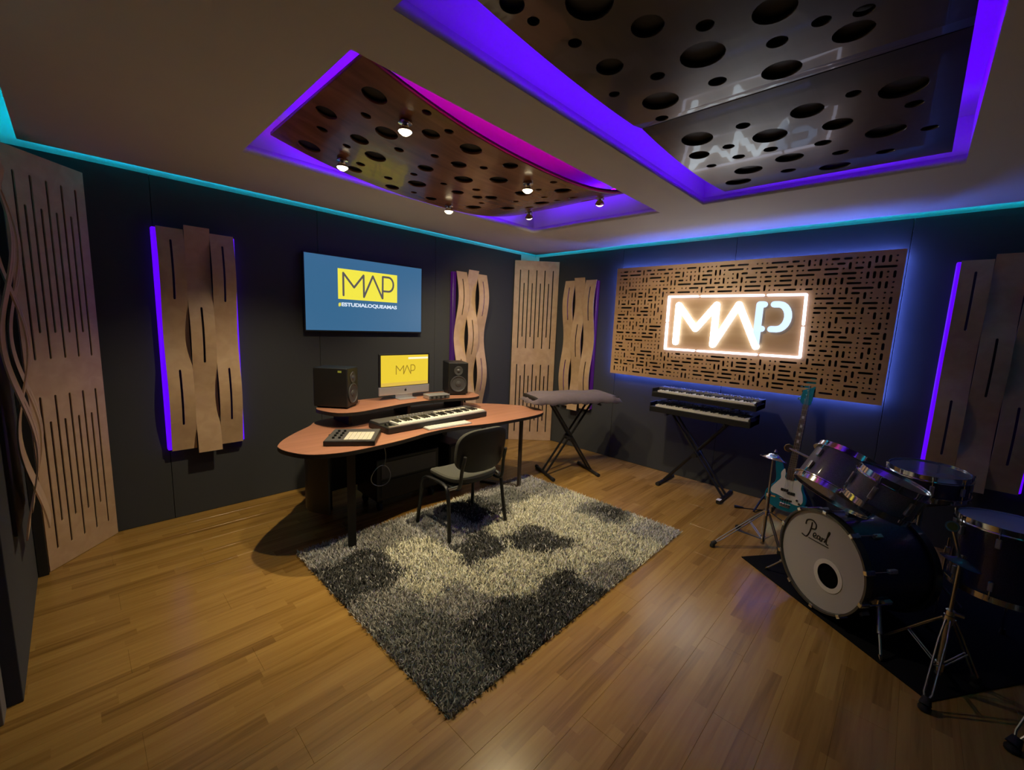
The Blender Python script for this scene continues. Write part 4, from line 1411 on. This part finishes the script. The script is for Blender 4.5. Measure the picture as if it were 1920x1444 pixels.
hs = [(-0.022, 0.965), (-0.040, 1.0), (-0.036, 1.06), (-0.030, 1.12), (-0.015, 1.165), (0.018, 1.178), (0.042, 1.160), (0.040, 1.13), (0.030, 1.09), (0.030, 1.03), (0.022, 0.965)]
hp = [(p.x * 1.3, p.y + max(0, p.y - 1.0) * 0.15) for p in catmull(hs, 4)]
hd = B().prism(hp, -0.014, 0.002).obj('headstock', MT['teal'], bg, world=False, smooth=True, bevel=0.002)
for k in range(4):
    y = 1.01 + k * 0.040
    B().tube([(-0.014 + 0.004 * k, y, 0.002), (-0.014 + 0.004 * k, y, 0.014)], 0.006, 10).obj('tuning_post', MT['chrome'], hd, world=False, smooth=True)
    b = B().tube([(-0.035, y, -0.008), (-0.058, y, -0.008)], 0.004, 8)
    b.ends((-0.074, y - 0.011, -0.011), (-0.056, y + 0.011, -0.005))
    b.obj('tuning_key', MT['chrome'], hd, world=False)
for k in range(4):
    x0_, x1_ = -0.028 + k * 0.0187, -0.014 + k * 0.0095
    B().tube([(x0_, 0.05, 0.014), (x1_, 0.968, 0.014), (-0.014 + 0.004 * k, 1.01 + k * 0.04, 0.010)], 0.0011, 5).obj('string', MT['steel'], bg, world=False)
# tubular floor stand for the bass
gs = thing('guitar_stand', 'black tubular guitar stand holding the teal bass', 'stand', (-0.24, -3.34, 0))
for s in (-1, 1):
    B().tube(catmull([(-0.14, -3.34 + 0.03 * s, 0.34), (-0.24, -3.34 + s * 0.18, 0.13), (-0.42, -3.34 + s * 0.22, 0.012)], 5, False), 0.009, 8).obj('leg', MT['black_metal'], gs, smooth=True)
    B().tube([(-0.24, -3.34 + s * 0.09, 0.048), (-0.36, -3.34 + s * 0.09, 0.036), (-0.37, -3.34 + s * 0.09, 0.08)], 0.008, 8).obj('cradle_arm', MT['rubber'], gs, smooth=True)
B().tube([(-0.14, -3.34, 0.34), (-0.09, -3.34, 0.10), (-0.06, -3.34, 0.010)], 0.009, 8).obj('leg', MT['black_metal'], gs, smooth=True)
B().tube([(-0.245, -3.45, 0.048), (-0.245, -3.23, 0.048)], 0.008, 8).obj('cross_bar', MT['black_metal'], gs, smooth=True)
B().tube([(-0.14, -3.34, 0.34), (-0.245, -3.34, 0.048)], 0.008, 8).obj('spine', MT['black_metal'], gs, smooth=True)
ic = thing('instrument_cable', 'black instrument cable with a plug on the floor in front of the bass', 'cable', (-0.45, -3.1, 0))
B().tube(catmull([(-0.40, -3.03, 0.006), (-0.34, -3.12, 0.005), (-0.30, -3.22, 0.005), (-0.42, -3.34, 0.005), (-0.46, -3.47, 0.005), (-0.30, -3.6, 0.005)], 6, False), 0.004, 6).obj('cord', MT['rubber'], ic, smooth=True)
B().tube([(-0.44, -2.965, 0.014), (-0.40, -3.03, 0.010)], [0.014, 0.008], 10).obj('plug', MT['plastic'], ic, smooth=True)

# ================================================================ DRUM KIT
mt_poly = [(-1.346, -3.276), (-2.045, -4.238), (-0.95, -4.98), (-0.24, -4.06)]
dm = B().prism(mt_poly, 0.0005, 0.006).obj('drum_mat', MT['mat'])
tag(dm, 'black carpet mat lying under the whole drum kit', 'mat')
MH = 0.006


def lugs(t, R, z0, z1, n, hoop_top, hoop_bot=True, off=0.0, short=False):
    """lug casings with tension rods, in the drum's own frame (axis z, head at z=0 going down)"""
    for k in range(n):
        q = off + 2 * pi * k / n
        m = Matrix.Rotation(q, 4, 'Z')
        b = B()
        zc = (z0 + z1) / 2
        if short:
            zs = [z0 - 0.055, z1 + 0.055]
        else:
            zs = [zc]
        for z_ in zs:
            lug = B().ends((R + 0.001, -0.010, z_ - 0.024), (R + 0.016, 0.010, z_ + 0.024), m).obj('lug', MT['alu'], t, world=False, bevel=0.004)
        
        rb = B()
        rb.tube([(R + 0.012, 0, z0 + 0.012), (R + 0.012, 0, (zs[0] + 0.0))], 0.0035, 6, m=m)
        rb.tube([(R + 0.012, 0, z0 + 0.010), (R + 0.012, 0, z0 + 0.022)], 0.006, 6, m=m)
        rb.obj('tension_rod', MT['chrome'], lug, world=False)
        if hoop_bot:
            rb = B().tube([(R + 0.012, 0, z1 - 0.012), (R + 0.012, 0, zs[-1])], 0.0035, 6, m=m)
            rb.obj('tension_rod', MT['chrome'], lug, world=False)


def drum(name, label, cat, c, n, R, L_, shellm, headm, nl=6, off=0.2, short=True):
    n = Vector(n).normalized()
    x = n.cross(Vector((0, 0, 1)))
    x = Vector((1, 0, 0)) if x.length < 0.05 else x.normalized()
    y = n.cross(x).normalized()
    x = y.cross(n).normalized()
    t = thing(name, label, cat, c, frame(x, y, n))
    Rs = R - 0.008
    b = B().lathe([(Rs, -0.012), (Rs, -L_ + 0.012), (Rs - 0.008, -L_ + 0.012), (Rs - 0.008, -0.012), (Rs, -0.012)], 48)
    b.obj('shell', shellm, t, world=False, smooth=True)
    B().lathe([(0, -0.004), (Rs - 0.002, -0.004), (Rs + 0.002, -0.008), (Rs + 0.002, -0.012), (0, -0.010)], 48).obj('drum_head', headm, t, world=False, smooth=True)
    B().lathe([(0, -L_ + 0.006), (Rs, -L_ + 0.006), (Rs, -L_ + 0.010), (0, -L_ + 0.010)], 48).obj('drum_head', MT['clear_head'], t, world=False, smooth=True)
    for zt, s in ((0.0, 1), (-L_, -1)):
        B().lathe([(Rs + 0.003, zt - s * 0.030), (Rs + 0.017, zt - s * 0.030), (Rs + 0.017, zt - s * 0.026), (Rs + 0.007, zt - s * 0.024), (Rs + 0.007, zt + s * 0.004),
                   (Rs + 0.003, zt + s * 0.004), (Rs + 0.003, zt - s * 0.030)], 48).obj('hoop', MT['chrome'], t, world=False, smooth=True)
    lugs(t, Rs, 0.0 - 0.02, -L_ + 0.02, nl, True, True, off, short)
    return t


# --- bass drum
bn = Vector((cos(radians(141.6)), sin(radians(141.6)), 0))
bc = Vector((-1.665, -3.741, 0.308 + MH))
BR = 0.292
bxv = (-bn).cross(Vector((0, 0, 1))).normalized()      # right as seen from the front
rotb = frame(bxv, Vector((0, 0, 1)), bn)
bd = thing('bass_drum', 'large bass drum with grey front head and round port, lying on its side', 'drum', bc, rotb)
D_b = 0.46
B().lathe([(BR - 0.02, -0.03), (BR - 0.02, -D_b + 0.03), (BR - 0.03, -D_b + 0.03), (BR - 0.03, -0.03), (BR - 0.02, -0.03)], 64).obj('shell', MT['bass_shell'], bd, world=False, smooth=True)
for z_ in (0.004, -D_b + 0.042):
    B().lathe([(BR - 0.015, z_ - 0.042), (BR, z_ - 0.042), (BR, z_), (BR - 0.012, z_), (BR - 0.015, z_ - 0.042)], 64).obj('hoop', MT['hoop'], bd, world=False, smooth=True)
# port: centre and size in the head's plane
hc = (0.062, -0.062)
hr = 0.068
me = perforated(circle(0, 0, BR - 0.014, 72), [circle(hc[0], hc[1], hr, 32)], 0.002)
me.transform(Matrix.Translation((0, 0, -0.014)))
finish('front_head', me, MT['head'], bd)
me = perforated(circle(hc[0], hc[1], hr + 0.024, 48), [circle(hc[0], hc[1], hr - 0.001, 40)], 0.003)
me.transform(Matrix.Translation((0, 0, -0.0118)))
finish('port_ring', me, MT['white_ring'], bd)
B().lathe([(0, -D_b + 0.028), (BR - 0.02, -D_b + 0.028), (BR - 0.02, -D_b + 0.032), (0, -D_b + 0.032)], 48).obj('batter_head', MT['void'], bd, world=False)
B().lathe([(BR - 0.032, -0.02), (BR - 0.032, -D_b + 0.04)], 48).obj('inner_lining', MT['void'], bd, world=False)
# script lettering
def pen(pts, r=0.0035, n=5):
    return B().tube(catmull([(x, y, -0.0112) for x, y in pts], 6, False), r, n)
sx0, sy0 = -0.115, 0.115
def S(pts):
    return [(sx0 + x, sy0 + y - 0.10 * x) for x, y in pts]
for name, pts, r_ in (('script_letter', [(-0.03, -0.025), (0.0, -0.028), (0.018, 0.0), (0.028, 0.04), (0.030, 0.075)], 0.004),
                      ('script_letter', [(-0.012, 0.045), (-0.005, 0.075), (0.03, 0.088), (0.058, 0.072), (0.055, 0.045), (0.030, 0.036)], 0.0042),
                      ('script_letter', [(0.046, -0.002), (0.066, 0.010), (0.060, 0.022), (0.048, 0.012), (0.052, -0.006), (0.070, -0.006)], 0.0032),
                      ('script_letter', [(0.092, 0.016), (0.078, 0.016), (0.076, -0.004), (0.090, 0.0), (0.094, 0.017), (0.096, -0.006), (0.104, -0.004)], 0.0032),
                      ('script_letter', [(0.106, 0.018), (0.108, -0.005), (0.109, 0.010), (0.122, 0.017)], 0.0034),
                      ('script_letter', [(0.124, -0.002), (0.150, 0.062), (0.142, 0.064), (0.136, 0.0), (0.150, -0.006)], 0.0038),
                      ('script_underline', [(0.020, -0.026), (0.08, -0.024), (0.155, -0.020)], 0.0028)):
    P_ = [(sx0 + x * 1.0, sy0 + y) for x, y in pts]
    pen(P_, r_).obj(name, MT['ink'], bd, world=False)
for k in range(10):
    q = 2 * pi * (k + 0.5) / 10
    m = Matrix.Rotation(q, 4, 'Z')
    b = B().ends((BR - 0.012, -0.013, -0.045), (BR + 0.010, 0.013, 0.010), m)
    b.obj('claw_hook', MT['chrome'], bd, world=False, bevel=0.004)
    B().tube([(BR + 0.004, 0, -0.04), (BR + 0.004, 0, -0.15)], 0.0035, 6, m=m).obj('tension_rod', MT['chrome'], bd, world=False)
    B().ends((BR - 0.02, -0.011, -0.19), (BR + 0.002, 0.011, -0.14), m).obj('lug', MT['alu'], bd, world=False, bevel=0.004)
# spurs
for s, ftx in ((-1, -0.40), (1, 0.40)):
    a = Vector((s * 0.255, -0.10, -0.13))
    e = Vector((ftx, -bc.z + MH + 0.002, -0.02))
    mid_ = a.lerp(e, 0.55)
    b = B().tube([a, mid_], 0.012, 10)
    b.tube([mid_, e + (a - e) * 0.06], 0.0065, 8)
    b.obj('spur', MT['steel'], bd, world=False, smooth=True)
    B().tube([e + (a - e) * 0.09, e], [0.012, 0.006], 10).obj('spur_tip', MT['chrome'], bd, world=False, smooth=True)
    B().ends((a.x - 0.025, a.y - 0.02, a.z - 0.02), (a.x + 0.015, a.y + 0.03, a.z + 0.02)).obj('spur_bracket', MT['chrome'], bd, world=False, bevel=0.005)
# tom holder on top of the bass drum
B().ends((-0.03, BR - 0.022, -0.26), (0.03, BR + 0.010, -0.19)).obj('tom_mount', MT['chrome'], bd, world=False, bevel=0.006)
for s in (-1, 1):
    B().tube([(s * 0.02, BR, -0.225), (s * 0.03, BR + 0.10, -0.22), (s * 0.035, BR + 0.13, -0.22)], 0.010, 10).obj('tom_arm', MT['chrome'], bd, world=False, smooth=True)

# --- rack toms, snare, floor tom
tm1 = drum('rack_tom', 'tilted rack tom with grey sparkle shell, further from the camera, by the bass guitar', 'drum', (-1.625, -3.833, 0.923), (0.445, -0.348, 0.826), 0.193, 0.235, MT['shell'], MT['clear_head'], 6, 0.35)
tm2 = drum('rack_tom', 'smaller rack tom with grey sparkle shell at the middle of the kit', 'drum', (-1.945, -4.003, 0.955), (0.06, -0.325, 0.944), 0.139, 0.165, MT['shell'], MT['clear_head'], 6, 0.55)
sn = drum('snare_drum', 'snare drum with dark glossy head, behind the toms against the violet light', 'drum', (-0.985, -4.146, 0.824), (-0.045, 0.005, 0.998), 0.189, 0.15, MT['bass_shell'], MT['clear_head'], 8, 0.1, False)
ft = drum('floor_tom', 'floor tom with pale head cut off at the right edge of the view', 'drum', (-1.330, -4.462, 0.700), (0.05, 0.010, 0.998), 0.200, 0.37, MT['bass_shell'], MT['pale_head'], 8, 0.3)
for k in range(3):
    q = radians(100 + 120 * k)
    x, y = -1.330 + 0.208 * cos(q), -4.462 + 0.208 * sin(q)
    B().tube([(x, y, 0.55), (x, y, 0.09), (x + 0.02 * cos(q), y + 0.02 * sin(q), MH + 0.012)], 0.0055, 8).obj('leg', MT['chrome'], ft, smooth=True)
    B().tube([(x + 0.02 * cos(q), y + 0.02 * sin(q), MH), (x + 0.02 * cos(q), y + 0.02 * sin(q), MH + 0.03)], [0.014, 0.010], 10).obj('rubber_foot', MT['rubber'], ft, smooth=True)
    B().ends((x - 0.012, y - 0.012, 0.44), (x + 0.012, y + 0.012, 0.50)).obj('leg_bracket', MT['chrome'], ft, bevel=0.004)
sst = thing('snare_stand', 'chrome tripod stand under the snare drum', 'stand', (-0.985, -4.146, MH))
B().tube([(-0.985, -4.146, 0.12), (-0.985, -4.146, 0.60)], 0.012, 10).obj('post', MT['steel'], sst, smooth=True)
for k in range(3):
    q = radians(30 + 120 * k)
    B().tube([(-0.985, -4.146, 0.26), (-0.985 + 0.24 * cos(q), -4.146 + 0.24 * sin(q), MH + 0.012)], 0.008, 8).obj('leg', MT['steel'], sst, smooth=True)
    B().tube([(-0.985, -4.146, 0.58), (-0.985 + 0.15 * cos(q), -4.146 + 0.15 * sin(q), 0.645), (-0.985 + 0.198 * cos(q), -4.146 + 0.198 * sin(q), 0.67)], 0.007, 8).obj('basket_arm', MT['steel'], sst, smooth=True)

# --- stands
def tripod(label, c, feet, top, cat='stand', spread_z=0.42, low=0.14, name='cymbal_stand', foot_r=0.018, z0=0.0, double=True):
    t = thing(name, label, cat, (*c, z0))
    cx, cy = c
    B().tube([(cx, cy, low - 0.04), (cx, cy, top * 0.60)], 0.0125, 12).obj('lower_tube', MT['steel'], t, smooth=True)
    B().tube([(cx, cy, top * 0.60), (cx, cy, top)], 0.008, 10).obj('upper_tube', MT['steel'], t, smooth=True)
    b = B().tube([(cx, cy, top * 0.585), (cx, cy, top * 0.62)], 0.017, 12)
    b.ends((cx - 0.008, cy - 0.045, top * 0.595), (cx + 0.008, cy, top * 0.612))
    b.obj('wing_clamp', MT['chrome'], t, smooth=True)
    B().tube([(cx, cy, spread_z - 0.02), (cx, cy, spread_z + 0.02)], 0.020, 12).obj('leg_collar', MT['chrome'], t, smooth=True)
    B().tube([(cx, cy, low - 0.02), (cx, cy, low + 0.02)], 0.017, 12).obj('brace_collar', MT['chrome'], t, smooth=True)
    for fx_, fy_ in feet:
        f = Vector((fx_, fy_, z0 + foot_r + 0.008))
        a = Vector((cx, cy, spread_z))
        d = (f - a)
        side = Vector((-d.y, d.x, 0)).normalized() * 0.013
        out = Vector((d.x, d.y, 0)).normalized()
        b = B()
        a2 = a + out * 0.02
        if double:
            for s in (-1, 1):
                b.tube([a2 + side * s * 0.6, a2.lerp(f, 0.25) + side * s, a2.lerp(f, 0.88) + side * s, f], 0.0045, 7)
        else:
            b.tube([a2, f], 0.007, 8)
        lg = b.obj('leg', MT['steel'], t, smooth=True)
        mid_ = a2.lerp(f, 0.55)
        br = B()
        for s in (-1, 1):
            br.tube([Vector((cx, cy, low)) + side * s * .5 + out * 0.01, mid_ + side * s * .5], 0.0035, 6)
        br.obj('brace', MT['steel'], t, smooth=True)
        B().tube([f + d.normalized() * -0.03, f + d.normalized() * 0.004], [foot_r * 0.7, foot_r], 12).lathe([(0, 0.0), (foot_r, 0.003), (foot_r * 1.05, 0.015), (foot_r * 0.6, 0.03), (0, 0.032)], 12, Matrix.Translation((f.x, f.y, z0))).obj('rubber_foot', MT['rubber'], lg, smooth=True)
    return t


s1 = tripod('chrome cymbal stand left of the bass drum, in front of the bass guitar', (-1.07, -3.34), [(-1.350, -3.075), (-1.085, -3.46), (-0.90, -3.12)], 0.70, spread_z=0.28, low=0.07)
# small stacked cup cymbal on top of it
mm = Matrix.Translation((-1.07, -3.34, 0.70)) @ Matrix.Rotation(radians(12), 4, Vector((0.6, 0.8, 0))) @ Matrix.Scale(1.25, 4)
cy1 = thing('cup_cymbal', 'small silver cup cymbal on top of the left cymbal stand', 'cymbal', (-1.07, -3.34, 0.70))
B().lathe([(0.004, 0.030), (0.020, 0.029), (0.030, 0.022), (0.038, 0.012), (0.072, 0.001), (0.073, -0.001), (0.038, 0.009), (0.03, 0.018), (0.004, 0.026)], 32, mm).obj('cymbal_plate', MT['chrome'], cy1, smooth=True)
B().tube([mm @ Vector((0, 0, -0.002)), mm @ Vector((0, 0, 0.040))], 0.010, 10).obj('felt', MT['rubber'], cy1, smooth=True)
B().tube([mm @ Vector((0, 0, 0.040)), mm @ Vector((0, 0, 0.055))], [0.012, 0.007], 10).obj('wing_nut', MT['chrome'], cy1, smooth=True)


def ray_pt(px, py, dist):
    d = (px - 960) / F_PX * rr - (py - 722) / F_PX * uu + fw
    d.normalize()
    return CAM + d * dist


# boom arm with a brass end, clamped beside tom 1
def boom(label, p0, p1, base, r_end):
    t = thing('boom_arm', label, 'stand arm', base[-1])
    p0, p1 = Vector(p0), Vector(p1)
    B().tube([p0, p1], 0.007, 10).obj('arm_tube', MT['steel'], t, smooth=True)
    d = (p0 - p1).normalized()
    toc = (CAM - p0).normalized()
    B().tube([p0 - toc * 0.022, p0, p0 + toc * 0.004], [r_end, r_end, r_end * 0.9], 8).obj('end_knob', MT['brass'], t)
    B().tube([p0 + toc * 0.004, p0 + toc * 0.008], [r_end * 0.75, r_end * 0.7], 8).obj('end_cap', MT['fretwood'], t)
    for a, b_ in zip(base[:-1], base[1:]):
        B().tube([a, b_], 0.009, 10).obj('post', MT['steel'], t, smooth=True)
    return t


g0 = Vector((-1.30, -3.46, 0.745))
# choose the end on the sight line of the brass knob
g0 = ray_pt(1479, 840, 3.35)
g1 = ray_pt(1525, 862, 3.30)
boom('small arm with octagonal brass end knob clamped beside the far rack tom', g0, g1, [tuple(g1), (-1.489, -3.881, 0.64)], 0.028)

s2 = tripod('chrome double-braced cymbal stand in front of the kit at the lower right', (-1.885, -4.262), [(-2.115, -4.222), (-1.70, -4.06), (-1.76, -4.40)], 0.62, spread_z=0.34, low=0.10, z0=0.0, foot_r=0.022)
g2 = ray_pt(1786, 987, 2.78)
top2 = Vector((-1.885, -4.262, 0.62))
b = B().tube([top2, Vector((g2.x + 0.01, g2.y, g2.z))], 0.0065, 8)
b.obj('tilter_rod', MT['steel'], s2, smooth=True)
toc = (CAM - g2).normalized()
B().tube([g2 - toc * 0.02, g2 + toc * 0.003], [0.024, 0.024], 16).obj('end_ring', MT['steel'], s2, smooth=True)
B().tube([g2 + toc * 0.003, g2 + toc * 0.006], [0.018, 0.017], 16).obj('end_cap', MT['brass'], s2, smooth=True)
cy2 = thing('cup_cymbal', 'small dark cup cymbal on the stand at the lower right', 'cymbal', tuple(top2))
mm = Matrix.Translation(top2 + Vector((0.0, 0.0, 0.0))) @ Matrix.Rotation(radians(16), 4, Vector((0.9, 0.4, 0)))
B().lathe([(0.009, 0.022), (0.020, 0.020), (0.030, 0.010), (0.070, 0.000), (0.071, -0.002), (0.03, 0.006), (0.009, 0.018)], 32, mm).obj('cymbal_plate', MT['clear_head'], cy2, smooth=True)
B().tube([mm @ Vector((0, 0, 0.021)), mm @ Vector((0, 0, 0.036))], 0.011, 10).obj('wing_nut', MT['chrome'], cy2, smooth=True)
s3 = tripod('chrome stand with rubber foot at the extreme lower right, mostly out of view', (-1.86, -4.62), [(-2.112, -4.474), (-1.60, -4.66), (-1.86, -4.88)], 0.95, spread_z=0.36, low=0.10, foot_r=0.024)
